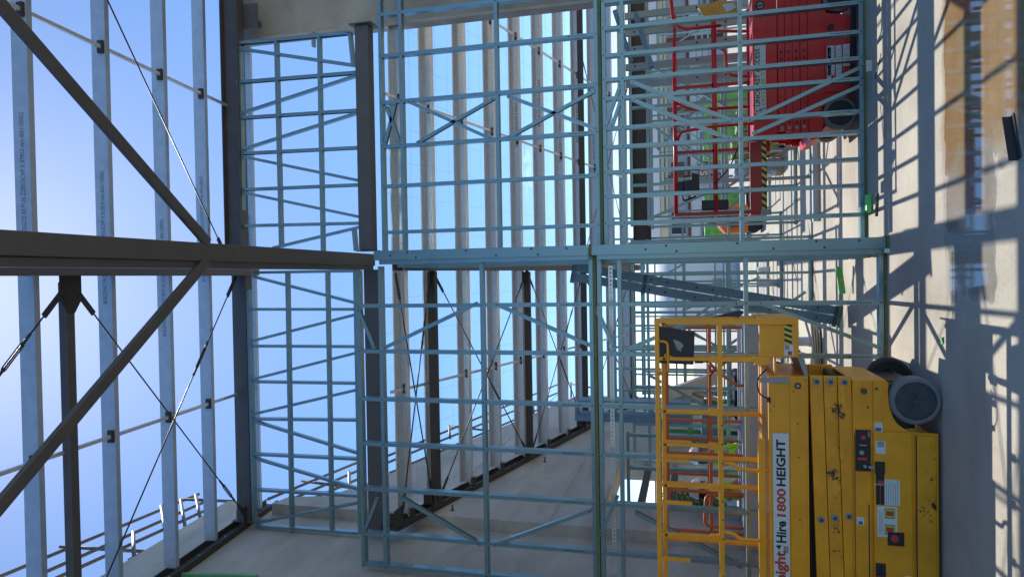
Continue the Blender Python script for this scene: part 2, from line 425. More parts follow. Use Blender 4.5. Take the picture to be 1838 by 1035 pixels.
# ------------------------------------------------------------------ steel ledgers on the left wall
def led_near(y): return 7.44+.138*(y-6.55)
def led_far(y): return FZ(5.60-.25*(y/KS-8.42))
def ledger(name, label, y0, y1, fz, brk, XW=XW):
    r = empty(name, (XW, y0, fz(y0)), label, 'steel beam', 'steel ledger channels bolted to the left wall')
    b = MB()
    p = Vector((XW+.002, y0, fz(y0))); q = Vector((XW+.002, y1, fz(y1)))
    b.obox(p-Vector((0, 0, .1)), q-Vector((0, 0, .1)), (.012, 0, 0), (0, 0, .2))
    b.obox(p+Vector((.012, 0, .088)), q+Vector((.012, 0, .088)), (.07, 0, 0), (0, 0, .012))
    b.obox(p+Vector((.012, 0, -.1)), q+Vector((.012, 0, -.1)), (.07, 0, 0), (0, 0, .012))
    b.build('channel', STEELD, r)
    for y in brk:
        b = MB(); z = fz(y)
        b.box(XW+.083, XW+.22, y-.012, y+.0, z-.1, z+.09); b.box(XW+.083, XW+.30, y-.14, y+.12, z-.125, z-.112)
        for k in (-.05, .05): b.disc((XW+.16, y-.013, z+k), (0, -1, 0), .014, .015)
        b.build('cleat', STEELD, r)
    b = MB()
    y = y0+.3
    while y < y1: b.disc((XW+.014, y, fz(y)), (1, 0, 0), .016, .02, 6); y += .6
    b.build('bolt', GREYP, r)
    return r
ledger('steel_ledger', 'dark steel ledger channel climbing the left wall under the near purlins', 2.6, 9.0, led_near, [5.05, 8.15])
ledger('steel_ledger', 'dark steel ledger channel falling away along the left wall under the far purlins', 7.95, 17.8, led_far, [8.0, FY(9.25), FY(12.1), FY(14.65), FY(17.7)], XF)

# ------------------------------------------------------------------ purlins
NWORD = ['first', 'second', 'third', 'fourth', 'fifth', 'sixth', 'seventh', 'eighth', 'ninth', 'tenth', 'eleventh']
def purlin_mesh(b, y, z, x0, x1, slope, opens, h=.145, fl=.058, t=.004):
    """C purlin, web square to the roof slope; opens=+1 flanges point away from the camera, -1 towards it"""
    up = Vector((0, -slope, 1)).normalized(); al = Vector((0, 1, slope)).normalized()*opens
    A = Vector((x0, y, z)); B = Vector((x1, y, z))
    b.obox(A, B, up*h, al*t)
    b.obox(A+al*t, B+al*t, al*fl, up*t); b.obox(A+al*t+up*(h-t), B+al*t+up*(h-t), al*fl, up*t)
    b.obox(A+al*(fl)+up*t, B+al*(fl)+up*t, al*t, up*.016); b.obox(A+al*(fl)+up*(h-t-.016), B+al*(fl)+up*(h-t-.016), al*t, up*.016)
near_y = [3.72, 4.69, 5.64, 6.57, 7.38, 8.55]
for i, y in enumerate(near_y):
    z = led_near(y)-.05
    r = empty('roof_purlin', (0, y, z), NWORD[i]+' galvanised purlin of the near roof counting away from the sun', 'purlin', 'purlins of the near roof bay')
    b = MB(); purlin_mesh(b, y, z, XW+.1, 9.0, .138, 1); b.build('section', GALVB, r)
    b = MB()
    for k in (.04, .10): b.disc((XW+.2, y-.001, z+k), (0, -1, 0), .012, .006, 6)
    b.build('bolt', GREYP, r)
    sp_ = {1: (1.9, 'P126 Z20015CHP X 8790.0 mm 4001100062'), 2: (1.55, 'P126 Z20015CHP X 8190.0 mm 4001100062'), 3: (1.15, 'P126 Z20015CHP X 8190.0 mm 4001100042'), 4: (1.75, 'P126 Z20015CHP X 7094.0 mm 4001100042'), 5: (1.6, 'P126 Z20015CHP X 7094.0 mm')}
    if i in sp_:
        x_, s_ = sp_[i]
        up = Vector((0, -.138, 1)).normalized()
        text('BUILDING PRODUCTS RE '+s_, .06, Vector((x_-1.75, y, z))+up*.05, (1, 0, 0), up, TXG, r, 'printed_text', 0, .72, th=.002)
far_y = [FY(v) for v in (8.75, 9.42, 10.28, 11.18, 12.05, 12.95, 13.87, 14.75, 15.65, 16.6, 17.6)]
for i, y in enumerate(far_y):
    z = led_far(y)-.06
    r = empty('roof_purlin', (2, y, z), NWORD[i]+' galvanised purlin of the far roof counting into the distance', 'purlin', 'purlins of the far roof bay')
    b = MB(); purlin_mesh(b, y, z, XF+.1, 10.0, -.25, -1, .195, .075); b.build('section', GALV, r)
    b = MB(); b.box(XF+.083, XF+.2, y-.085, y+.02, z-.03, z-.005)
    for k in (-.05, .0): b.disc((XF+.14, y+k, z-.031), (0, 0, -1), .011, .012, 6)
    b.build('seat_cleat', STEELD, r)
    if i in (4, 5, 6, 7, 8):
        up = Vector((0, .25, 1)).normalized()
        text('REF P126 Z20015CHP X 8790.0 mm', .07, Vector((2.2+.5*(i % 2), y-.008, z))+up*.07, (1, 0, 0), up, TXG, r, 'printed_text', 0, .8, th=.002)

def bridging(label, x, ys, fz, off, grp):
    r = empty('purlin_bridging', (x, ys[0], fz(ys[0])), label, 'bridging', grp)
    b = MB()
    for a, c in zip(ys[:-1], ys[1:]):
        p = Vector((x, a+.06, fz(a+.06)+off)); q = Vector((x, c-.02, fz(c-.02)+off)); b.bar(p, q, .035, .03)
    b.build('bridging_bar', GALV, r)
    b = MB()
    for a in ys[1:-1]: b.box(x-.06, x+.06, a-.03, a-.0, fz(a)+off-.03, fz(a)+off+.03)
    b.build('clip', STEELD, r)
g = 'bridging bars between the roof purlins'
bridging('thin bridging bar crossing the near purlins at the upper right', 2.3, near_y, led_near, -.01, g)
bridging('thin bridging bar crossing the near purlins at the upper left', -1.5, near_y, led_near, -.01, g)
bridging('thin bridging bar crossing the far purlins on the left half', -1.42, [8.0]+far_y, led_far, 0, g)
bridging('thin bridging bar crossing the far purlins on the right half', 2.3, [8.0]+far_y, led_far, 0, g)
bridging('thin bridging bar crossing the far purlins at the far right corner', 4.05, [8.0]+far_y, led_far, 0, g)

# ------------------------------------------------------------------ steel beams
def ibeam(b, p0, p1, w, h, tf=.012, tw=.01):
    p0 = Vector(p0); p1 = Vector(p1); d = (p1-p0).normalized(); a = d.cross(Vector((0, 0, 1))).normalized(); u = a.cross(d).normalized()
    b.obox(p0-a*w/2, p1-a*w/2, a*w, u*tf); b.obox(p0-a*w/2+u*(h-tf), p1-a*w/2+u*(h-tf), a*w, u*tf); b.obox(p0-a*tw/2+u*tf, p1-a*tw/2+u*tf, a*tw, u*(h-2*tf))
gb = 'grey steel beams of the roof'
def beam(name, label, p0, p1, w, h, parts=None, hollow=False, m=STEEL):
    r = empty(name, Vector(p0), label, 'steel beam', gb)
    b = MB()
    if hollow: b.bar(Vector(p0)+Vector((0, 0, h/2)), Vector(p1)+Vector((0, 0, h/2)), w, h)
    else: ibeam(b, p0, p1, w, h)
    b.build('beam_section', m, r, bev=.006 if hollow else 0)
    for nm, fn in (parts or []):
        b = MB(); fn(b); b.build(nm, m, r)
    return r
beam('steel_beam', 'wide grey steel beam running overhead down the middle of the picture', (.24, 1.2, 5.47), (.235, 7.93, 5.54), .145, .26,
     [('side_channel', lambda b: (b.obox((.10, 1.2, 5.50), (.115, 7.93, 5.565), (.056, 0, 0), (0, 0, .008)), b.obox((.10, 1.2, 5.508), (.115, 7.93, 5.573), (.006, 0, 0), (0, 0, .2)), b.obox((.10, 1.2, 5.70), (.115, 7.93, 5.765), (.056, 0, 0), (0, 0, .008))))], hollow=True)
beam('steel_rafter', 'steel rafter of the near roof just above the wide middle beam', (.15, 1.5, led_near(1.5)-.26), (.15, 8.3, led_near(8.3)-.26), .15, .25)
beam('steel_rafter', 'steel rafter of the far roof sloping away behind the middle post', (.17, 8.1, led_far(8.1)-.20), (.17, 17.6, led_far(17.6)-.20), .14, .2)
def ep(x, y, z0, z1, w): return lambda b: b.box(x-.006, x+.006, y-w/2, y+w/2, z0, z1)
beam('steel_beam', 'dark steel beam above the right hand braced truss', (.33, 7.97, 7.40), (7.4, 7.97, 7.40), .16, .25,
     [('bracket', lambda b: (b.box(3.36, 3.43, 8.06, 8.22, 7.25, 7.37), b.box(3.3, 3.62, 8.05, 8.07, 7.2, 7.45)))])
beam('steel_beam', 'dark steel beam under the right hand braced truss', (.36, 7.97, 5.56), (3.12, 7.97, 5.56), .15, .18,
     [('end_plate', ep(3.13, 7.97, 5.50, 5.80, .24)), ('end_plate', ep(.35, 7.97, 5.52, 5.77, .2))], hollow=True)
beam('steel_beam', 'dark steel beam above the left hand braced truss', (.12, 8.14, 7.48), (-3.2, 8.14, 7.48), .15, .21,
     [('end_plate', ep(-3.2, 8.14, 7.42, 7.75, .2))], hollow=True)
beam('steel_beam', 'dark steel beam under the left hand braced truss', (.12, 8.14, 5.58), (-3.2, 8.14, 5.58), .15, .19,
     [('end_plate', ep(-3.2, 8.14, 5.52, 5.83, .2))], hollow=True)
beam('steel_beam', 'thick dark steel beam behind the frames across the right background', (.6, 14.0, 2.50), (9, 14.0, 2.50), .25, .34, m=STEELD)
beam('steel_beam', 'dark steel tie crossing the left background above the workers', (-3.1, 17.1, 3.06), (.6, 17.1, 3.06), .12, .14, hollow=True)

# bracing struts in the ceiling plane
def strut(label, p0, p1, w, h, gus=(), m=STEEL):
    r = empty('bracing_strut', Vector(p0), label, 'strut', 'bracing struts of the roof')
    MB().bar(p0, p1, w, h).build('tube', m, r, bev=.008)
    for gx, gy, gz, sg in gus:
        b = MB(); b.prism([(gx+.22, gy-.11), (gx-.08, gy-.11), (gx-.2, gy-.035), (gx-.2, gy+.035), (gx-.08, gy+.11), (gx+.22, gy+.11)], 'z', gz-.006, gz+.006)
        for k in (-.07, .07): b.disc((gx-.05, gy+k, gz-.006), (0, 0, -1), .012, .015, 6)
        b.build('gusset_plate', STEELD, r)
strut('flat diagonal strut from the middle beam to the top left corner', (.17, 4.80, 5.52), (-1.55, 2.62, 5.52), .082, .04)
strut('flat diagonal strut from the middle beam to the upper right edge', (.31, 4.82, 5.52), (1.95, 2.62, 5.52), .082, .04)
yz = 5.05
strut('round edged strut crossing the upper left corner beside the sun', (.02, yz, led_near(yz)-.05), (-3.15, yz, led_near(yz)-.05), .09, .09, [(-.06, yz, led_near(yz)-.10, 1)])
for k, y in enumerate([FY(v) for v in (9.25, 12.1, 14.65, 17.7)]):
    z = led_far(y)-.09
    strut(['nearest', 'second', 'third', 'farthest'][k]+' dark strut of the far roof on the left half', (.08, y, z), (-3.0, y, z), .11, .11, [(.02, y, z+.0, 1)], STEELD)
strut('dark strut of the far roof seen on the right half', (.3, FY(14.65), led_far(FY(14.65))-.09), (9, FY(14.65), led_far(FY(14.65))-.09), .11, .11, [], STEELD)

def rod(label, p0, p1, tb=.35, r_=.008):
    p0 = Vector(p0); p1 = Vector(p1)
    r = empty('tension_rod', p0, label, 'tension rod', 'crossed tension rods of the roof')
    d = (p1-p0).normalized(); a = d.cross(Vector((0, 0, 1))).normalized()
    MB().tube([p0+d*.28, p1-d*.2], r_, 6).build('rod', ROD, r)
    b = MB()
    for e, s in ((p0, 1), (p1, -1)): b.bar(e-d*s*.02, e+d*s*.32, .05, .014)
    b.build('lug', STEELD, r)
    if tb:
        c = p0+(p1-p0)*tb; b = MB()
        for s in (-1, 1): b.tube(rpath([c-d*.16, c-d*.13+a*s*.018, c+d*.13+a*s*.018, c+d*.16], .03), .006, 5)
        b.tube([c-d*.25, c-d*.12], r_*1.7, 6); b.tube([c+d*.12, c+d*.25], r_*1.7, 6)
        b.build('turnbuckle', STEELD, r)
def ln(x, y, o=0): return Vector((x, y, led_near(y)+o-.09))
def lf(x, y, o=-.08): return Vector((x, y, led_far(y)+o))
rod('rod falling from the upper left strut to the wall corner by the truss', ln(-.05, 5.12), ln(-3.15, 8.1), .84)
rod('rod crossing back from the middle beam towards the lower left edge', ln(.05, 8.0, .03), ln(-3.15, 5.15, .03), .30)
rod('rod with open turnbuckle beside the sun in the top left corner', ln(-.05, 4.98), ln(-3.15, 1.7), .17)
rod('long rod with turnbuckle slanting across the upper right bay', ln(.3, 7.75), ln(4.6, 4.05), .62)
ys = [FY(v) for v in (8.4, 9.25, 12.1, 14.65, 17.7)]; nm = ['nearest', 'second', 'third', 'farthest']
for k in range(4):
    rod(nm[k]+' far roof rod falling away from the middle post on the left half', lf(.05, ys[k]+.06), lf(-3.0, ys[k+1]-.06), [.0, .62, .6, .6][k], .009)
    rod(nm[k]+' far roof rod rising back towards the middle post on the left half', lf(.05, ys[k+1]-.06, -.1), lf(-3.0, ys[k]+.06, -.1), [.25, .5, .3, .3][k], .009)
rod('far roof rod behind the right frame falling into the distance', lf(.35, 14.05), lf(4.4, 16.8), 0, .009)
rod('far roof rod behind the right frame rising from the distance', lf(.35, 16.8, -.1), lf(4.4, 14.05, -.1), 0, .009)

# safety mesh over the far roof
b = MB()
y = 8.25
while y < 15.1:
    z = led_far(y)+.20; b.tube([(XF+.1, y, z), (6.5, y, z)], .0012, 3, caps=False); y += .3
x = XF+.2
while x < 6.4:
    b.tube([(x, 8.2, led_far(8.2)+.202), (x, 15.1, led_far(15.1)+.202)], .0011, 3, caps=False); x += .45
b.build('safety_mesh', ROD, label='fine wire safety mesh stretched over the far roof purlins', category='wire mesh')

# ------------------------------------------------------------------ braced trusses between the beams
def truss(label, Y, lines, m=BLUE):
    r = empty('wall_frame', PY(540, (lines[0][1][1]+lines[-1][1][3])/2, Y), label, 'steel frame', 'braced upper frames between the roof beams')
    for i, (kind, (a, b_, c, d)) in enumerate(lines):
        q = MB(); p0 = xz(PY(a, b_, Y)); p1 = xz(PY(c, d, Y))
        if kind == 'noggin': yy = Y-.003; dp = .075
        elif kind == 'brace': yy = Y-.006; dp = .05
        elif kind == 'chord': yy = Y-.004; dp = .08
        else: yy = Y; dp = .078
        cmem(q, p0, p1, yy, 1 if kind != 'brace' or d > b_ else -1, .036, dp)
        q.disc((p0[0]*.97+p1[0]*.03, yy-.0005, p0[1]*.97+p1[1]*.03), (0, -1, 0), .006, .002, 6, 1)
        q.disc((p0[0]*.03+p1[0]*.97, yy-.0005, p0[1]*.03+p1[1]*.97), (0, -1, 0), .006, .002, 6, 1)
        q.build(kind, [m, SCREW], r)
truss('right hand blue truss with three vertical bays of slanted braces under the top beam', 7.93, [
    ('stud', (425, 77, 626, 58)), ('noggin', (494, 70, 503, 444)), ('noggin', (571, 63, 578, 450)), ('chord', (429, 82, 434, 444)), ('chord', (641, 112, 652, 450)),
    ('stud', (424, 147, 644, 129)), ('stud', (429, 211, 646, 197)), ('stud', (431, 275, 649, 264)), ('stud', (431, 340, 649, 331)), ('stud', (431, 405, 651, 400)),
    ('brace', (427, 87, 641, 118)), ('brace', (429, 204, 644, 134)), ('brace', (431, 269, 646, 201)), ('brace', (431, 280, 649, 325)), ('brace', (434, 345, 649, 390)), ('brace', (489, 445, 651, 406)),
    ('trimmer', (626, 57, 632, 116)), ('trimmer', (633, 408, 637, 450))])
truss('left hand blue truss with slanted braces between the dark beams beside the concrete wall', 8.06, [
    ('stud', (455, 489, 642, 486)), ('noggin', (514, 488, 522, 954)), ('noggin', (586, 488, 594, 956)), ('chord', (444, 520, 455, 940)), ('chord', (636, 487, 645, 958)),
    ('stud', (447, 555, 639, 555)), ('stud', (447, 621, 642, 622)), ('stud', (449, 685, 642, 688)), ('stud', (449, 752, 642, 754)), ('stud', (450, 815, 643, 824)), ('stud', (453, 879, 643, 890)), ('stud', (458, 944, 642, 957)),
    ('brace', (453, 496, 636, 543)), ('brace', (447, 613, 639, 564)), ('brace', (447, 682, 639, 633)), ('brace', (450, 744, 642, 699)), ('brace', (450, 754, 642, 813)), ('brace', (453, 821, 642, 877)), ('brace', (458, 938, 642, 902))])

# ------------------------------------------------------------------ the big stud frames A (left) and B (right)
YA, YB = 7.15, 7.85
gA = 'blue steel wall frames stacked two high'
xsA = [-.30, -.81, -1.345, -1.85, -2.36, -2.87, -3.22]
fA = frame('wall_frame', 'upper left blue stud frame standing on the lower one behind the yellow lift', 'steel frame', YA, -3.25, .2,
      [('top_plate', 5.39, -3.25, .10), ('bottom_plate', 2.765, -3.25, .16), ('noggin', 5.12, -3.25, .14), ('noggin', 3.94, -3.25, .16)],
      [(x, 2.77, 5.38) for x in xsA],
      bp(YA, (687, 625, 856, 544), (888, 545, 1060, 620), (642, 553, 672, 625), (717, 891, 863, 977), (1062, 915, 886, 978), (678, 891, 654, 952)), gA)
MB().box(-3.25, .2, YA-.012, YA+.2, 2.708, 2.742).build('sealing_strip', GREEN, fA, label='green sealing strip under the upper left frame')  # strip made deeper at the back to widen its floor shadow
fA2 = frame('wall_frame', 'lower left blue stud frame standing on the floor behind the yellow lift', 'steel frame', YA, -3.25, .2,
      [('top_plate', 2.68, -3.25, .16), ('noggin', 2.475, -3.25, .16), ('noggin', 1.245, -3.25, .16), ('bottom_plate', .045, -3.25, .16)],
      [(x, .03, 2.68) for x in xsA],
      bp(YA, (1069, 551, 1103, 626), (1327, 542, 1121, 629), (1360, 542, 1585, 626), (1139, 919, 1333, 1018), (1108, 890, 1078, 960)), gA)
MB().box(-3.25, .2, YA-.02, YA+.11, .0, .022).build('sealing_strip', GREEN, fA2, label='green sealing strip under the bottom plate of the lower left frame')
xsB = [.565, 1.125, 1.605, 2.14, 2.70, 3.2]
fB = frame('wall_frame', 'upper right blue stud frame standing on the lower one behind it the sky', 'steel frame', YB, .3, 4.4,
      [('top_plate', 5.385, .33, 4.4), ('bottom_plate', 2.765, .33, 4.4), ('noggin', 5.12, .33, 4.4), ('noggin', 3.925, .33, 4.4)],
      [(x, 2.77, 5.38) for x in xsB+[3.75, 4.3]],
      bp(YB, (730, 181, 883, 250), (748, 257, 887, 176), (910, 172, 1073, 232), (910, 248, 1073, 160), (709, 185, 690, 260), (692, 190, 718, 258)), gA, center=-5)
MB().box(.3, 4.4, YB-.012, YB+.24, 2.708, 2.742).build('sealing_strip', GREEN, fB, label='green sealing strip under the upper right frame')  # extra depth behind the frame added for a broader shadow band
fB2 = frame('wall_frame', 'lower right blue stud frame with close studs in front of the red lift', 'steel frame', YB, .3, 4.4,
      [('top_plate', 2.68, .33, 4.4), ('noggin', 2.475, .33, 4.4), ('noggin', 1.225, .33, 4.4), ('bottom_plate', .045, .33, 4.4)],
      [(x, .03, 2.68) for x in (.58, .88, 1.15, 1.43, 1.64, 1.97, 2.18, 2.45, 2.75, 3.05, 3.35, 3.65, 3.95, 4.25)],
      bp(YB, (1132, 146, 1319, 218), (1134, 178, 1312, 250), (1341, 218, 1553, 117), (1352, 240, 1551, 151), (1085, 231, 1114, 150), (1097, 231, 1115, 177)), gA, center=-5)
MB().box(.3, 4.4, YB-.02, YB+.11, .0, .022).build('sealing_strip', GREEN, fB2, label='green sealing strip under the bottom plate of the lower right frame')

# middle return frame: a wide end stud with the studs of the return behind it
for z0, z1, lab in ((2.745, 5.14, 'upper wide end post of the return frame in the middle of the picture'), (0, 2.74, 'lower wide end post of the return frame standing on the floor')):
    r = empty('return_frame', (.25, 7.05, z0), lab, 'steel frame', 'return wall frames stacked at the middle')
    b = MB(); b.box(.205, .305, 7.05, 7.053, z0+.03, z1); b.box(.203, .2055, 7.05, 7.10, z0+.03, z1); b.box(.3045, .307, 7.05, 7.10, z0+.03, z1)
    for zz, xx in ((.25, .28), (.55, .225), (.62, .285), (1.0, .225), (1.33, .285), (1.9, .225), (2.0, .28), (2.2, .25)):
        b.disc((xx, 7.0495, z0+zz), (0, -1, 0), .011, .0012, 8, 1)
    b.build('end_stud', [BLUE, SCREW], r)
    b = MB(); b.box(.16, .2025, 7.075, 7.078, z0+.03, z1-.05); b.box(.1585, .161, 7.075, 7.16, z0+.03, z1-.05); b.build('stud', BLUE, r)
    for yy in (7.62, 8.1, 8.6):
        b = MB(); b.box(.13, .305, yy, yy+.003, z0+.03, z1-.03); b.box(.128, .1305, yy, yy+.042, z0+.03, z1-.03); b.build('stud', BLUE, r)
    b = MB(); b.box(.208, .302, 7.06, 8.6, z1-.028, z1-.025); b.box(.205, .208, 7.16, 8.6, z1-.065, z1-.025); b.build('top_plate', BLUE, r)
    b = MB(); b.box(.208, .302, 7.06, 8.6, z0+.026, z0+.029); b.box(.205, .208, 7.16, 8.6, z0+.026, z0+.065); b.build('bottom_plate', BLUE, r)
    MB().box(.195, .315, 7.03, 8.62, z0+.001, z0+.024).build('sealing_strip', GREEN, r)

# perforated strip hanging behind the left frames
r = empty('slotted_strip', (-1.6, 7.36, 2.60), 'slotted galvanised strip running sideways just behind the lower left frame', 'metal strip')
b = MB(); z0 = 2.585; b.box(-3.2, .1, 7.36, 7.362, z0-.022, z0-.008); b.box(-3.2, .1, 7.36, 7.362, z0+.008, z0+.022)
x = -3.2
while x < .08: b.box(x, x+.02, 7.36, 7.362, z0-.008, z0+.008); x += .042
b.build('strip', GALV, r)

# ------------------------------------------------------------------ frames in the background
gC = 'blue steel wall frames in the background'
def bgframe(label, Y, x0, x1, step, rows, z1=2.68, z0=0, br=(), m=BLUE, w=.04):
    xs = []; x = x0+.04
    while x < x1-.05: xs.append(x); x += step
    xs.append(x1-.03)
    return frame('wall_frame', label, 'steel frame', Y, x0, x1, [(('bottom_plate' if i == 0 else 'top_plate' if i == len(rows)-1 else 'noggin'), z, x0, x1) for i, z in enumerate(rows)],
                 [(x, z0+.02, z1) for x in xs], br, gC, m, False, w=w)
bgframe('background frame behind the red lift standing on the sunlit floor', 11.0, .75, 4.9, .60, [.03, 1.22, 2.38, 2.64], 2.64, br=[((1.3, 1.2), (2.0, .05)), ((1.4, 1.25), (2.3, 2.3)), ((2.5, 1.2), (3.2, 2.3)), ((.85, 2.4), (1.3, 1.3))])
bgframe('background frame behind the leaning steel and the yellow lift', 11.15, -3.0, .55, .59, [.03, 1.22, 2.42, 2.66], 2.66, br=[((-.3, 1.2), (-1.2, 2.4)), ((-1.6, 2.4), (-2.2, 1.3)), ((-.3, .1), (-1.1, 1.2))])
bgframe('third row frame seen through the second on the left', 14.6, -2.9, 1.2, .45, [.03, 1.0, 1.9, 2.7, 3.3], 3.3, br=[((-2.0, .1), (-1.2, 1.8)), ((-.2, 2.6), (.7, 1.0))])
bgframe('third row frame behind the dark beam on the right', 16.5, 1.4, 6.5, .75, [.03, 1.3, 2.3], 2.3, br=[((2.0, .1), (3.1, 2.2)), ((4.6, .1), (3.6, 2.2))])
bgframe('farthest blue frame on the left with close studs', 19.5, -3.6, .9, .4, [.03, .9, 1.9, 2.7, 3.4], 3.4)
bgframe('short blue frame in front of the pale building', 22.0, 2.8, 7.8, .9, [.03, 1.5, 2.6], 2.6, br=[((3.2, .1), (4.8, 2.5))])
bgframe('blue frame with a header by the doorway in the left wall', 9.75, -3.25, -2.2, .52, [.03, 2.2, 2.64], 2.64)

bgframe('fourth row frame among the bright gaps right of the middle post', 12.6, .8, 3.6, .62, [.03, 1.2, 2.4], 2.4, br=[((1.0, 1.2), (2.1, .1)), ((2.2, 2.3), (3.2, 1.3))])
bgframe('low open frame at the far right behind the dark beam', 18.2, 3.2, 8.5, .8, [.03, 1.4, 2.5, 3.1], 3.1, br=[((3.5, .1), (5.0, 2.4)), ((6.9, .1), (5.6, 2.4)), ((7.2, 1.5), (8.2, 3.0))])
bgframe('frame of narrow bays left of the middle post in the distance', 17.0, -2.9, .4, .52, [.03, 1.2, 2.1, 2.9], 2.9, br=[((-2.4, .1), (-1.2, 2.0)), ((-.9, 2.0), (-.1, .2))])

# studs leaning and stacked behind the right frame
for k in range(5):
    x = 2.42+.22*k
    r = empty('leaning_channel', (x, 9.3, .9), ['leftmost', 'second', 'third', 'fourth', 'rightmost'][k]+' deep steel channel hung behind the top of the lower right frame', 'steel channel', 'deep channels behind the lower right frame')
    b = MB(); x2 = x+.10
    b.obox((x, 9.15, 2.55), (x+.05, 9.25, 1.02), (.085, .02, 0), (0, .003, 0)); b.obox((x, 9.153, 2.55), (x+.05, 9.253, 1.02), (.0025, 0, 0), (0, .05, 0))
    b.obox((x+.0825, 9.173, 2.55), (x+.1325, 9.273, 1.02), (.0025, 0, 0), (0, .05, 0))
    for q in (.12, .9, 1.25): b.disc((x+.042+.05*q/1.53, 9.157+.1*q/1.53, 2.55-q), (0, -1, 0), .013, .003, 8, 1)
    b.build('channel_section', [mat('grey blue channel', (.26, .36, .43), .45, .35, .1, 4) if k == 0 else bpy.data.materials['grey blue channel'], SCREW], r)
for k, (a, c) in enumerate([((1103, 18), (1133, 110)), ((1140, 22), (1170, 120))]):
    r = empty('diagonal_channel', PY(*c, 8.7), ['upper', 'lower'][k]+' short slanted blue channel in the top right of the lower frame', 'steel channel', 'slanted channels behind the lower right frame')
    b = MB(); cmem(b, xz(PY(*a, 8.7)), xz(PY(*c, 8.7)), 8.7, 1, .06, .06); b.build('channel_section', BLUED, r)

# the two long channels leaning behind the left frame
r = empty('leaning_truss', (-.45, 7.6, 0), 'pair of long dark blue channels leaning across behind the middle post', 'steel truss')
T0 = PY(1026, 486, 8.2); T1 = PY(1506, 566, 8.75); T1.z = max(T1.z, .03)
dd = (T1-T0).normalized(); nn_ = dd.cross(Vector((0, 1, 0))).normalized(); yy_ = nn_.cross(dd).normalized()
if nn_.x < 0: nn_ = -nn_
for k, (o1, lab) in enumerate(((.0, 0), (-.116, 0))):
    b = MB(); A = T0+nn_*o1; B = T1+nn_*o1
    b.obox(A, B, nn_*.10, yy_*.003); b.obox(A+yy_*.003, B+yy_*.003, nn_*.003, yy_*.12); b.obox(A+nn_*.097+yy_*.003, B+nn_*.097+yy_*.003, nn_*.003, yy_*.12)
    for t_ in (.3, .36, .47, .53, .75, .92): b.disc(A+(B-A)*t_+nn_*.05-yy_*.001, -yy_, .012, .002, 8, 1)
    b.build('chord', [BLUED, SCREW], r)
b = MB()
for t_ in (.0, .27, .66, .98):
    c = T0+(T1-T0)*t_-nn_*.14; b.obox(c, c+dd*.05, nn_*.24, yy_*.004)
b.build('batten', BLUED, r)
MB().obox(T1-nn_*.14+dd*.001, T1-nn_*.14+dd*.03, nn_*.25, yy_*.13).build('end_pad', GREEN, r)

# ------------------------------------------------------------------ scissor lifts
def bars(b, lst, w=.034, h=.034):
    for p, q in lst: b.bar(p, q, w, h, (0, 1, 0))
def wheel(root, x, y, z, r, wd, hubm=HUB, tm=RUB, far=False):
    w_ = empty('wheel', Vector((x, y, z))-root.location, '', ''); del w_['label']; del w_['category']; w_.parent = root
    b = MB(); n = 40
    prof = [(r*.80, -.0), (r*.93, -.004), (r, .014), (r, wd-.014), (r*.93, wd+.004), (r*.8, wd)]
    vs = []; fs = []
    for i in range(n):
        a = 2*pi*i/n
        for pr, py in prof: vs.append((x+cos(a)*pr, y+py, z+sin(a)*pr))
    k = len(prof)
    for i in range(n):
        for j in range(k-1):
            fs.append((i*k+j, i*k+j+1, ((i+1) % n)*k+j+1, ((i+1) % n)*k+j))
    b.add(vs, fs, 0, True); b.build('tyre', tm, w_)
    b = MB(); b.tube([(x, y+.012, z), (x, y+wd-.012, z)], r*.81, 32); b.tube([(x, y+.004, z), (x, y+.012, z)], r*.30, 20); b.tube([(x, y-.006, z), (x, y+.004, z)], r*.12, 12)
    for i in range(5): a = 2*pi*i/5; b.disc((x+cos(a)*r*.2, y+.003, z+sin(a)*r*.2), (0, -1, 0), .007, .006, 6)
    b.build('hub', hubm, w_)
def hazard(b, x0, x1, z0, z1, y, n=5, horiz=False):
    """black slanted bars (slot 1) on a yellow plate (slot 0)"""
    b.box(x0, x1, y-.002, y, z0, z1, 0)
    if not horiz:
        st = (z1-z0)/n
        for i in range(n):
            a = z0+st*i; b.add([(x0, y-.0028, a), (x1, y-.0028, a+st*.5), (x1, y-.0028, min(z1, a+st)), (x0, y-.0028, a+st*.5)], [(0, 1, 2, 3)], 1)
    else:
        st = (x1-x0)/n
        for i in range(n):
            a = x0+st*i; b.add([(a, y-.0028, z0), (a+st*.5, y-.0028, z0), (min(x1, a+st), y-.0028, z1), (a+st*.5, y-.0028, z1)], [(0, 1, 2, 3)], 1)

# ---- yellow lift
Yf = 5.70; Wd = .80
yl = empty('scissor_lift', (-1.9, 6.1, 0), 'yellow scissor lift with worn paint and a white hire banner parked on the left', 'scissor lift')
XB = -.82; XL = -3.27
body = [(XB, .60), (XB, .42), (XB-.02, .36), (XB-.15, .352), (XB-.21, .343), (XB-.27, .325), (XB-.32, .295), (XB-.355, .25), (XB-.375, .20), (XB-.382, .12), (XB-.385, .022), (XL+.02, .022), (XL, .1), (XL, .60)]
b = MB(); b.prism(body[::-1], 'y', Yf, Yf+.03); b.prism(body[::-1], 'y', Yf+Wd-.03, Yf+Wd)
b.box(XL, XB-.02, Yf+.03, Yf+Wd-.03, .36, .47); b.box(XL, XB-.40, Yf+.03, Yf+Wd-.03, .05, .36); b.box(XB-.02, XB, Yf+.03, Yf+Wd-.03, .36, .60)
b.build('chassis', YEL, yl, bev=.006)
b = MB(); b.box(XL+.02, XB-.40, Yf-.022, Yf-.001, .045, .182); b.build('skirt_panel', YELS, yl, bev=.005)
b = MB(); b.box(XL+.03, XB-.38, Yf-.03, Yf-.001, .205, .465); b.build('battery_door', YEL, yl, bev=.006)
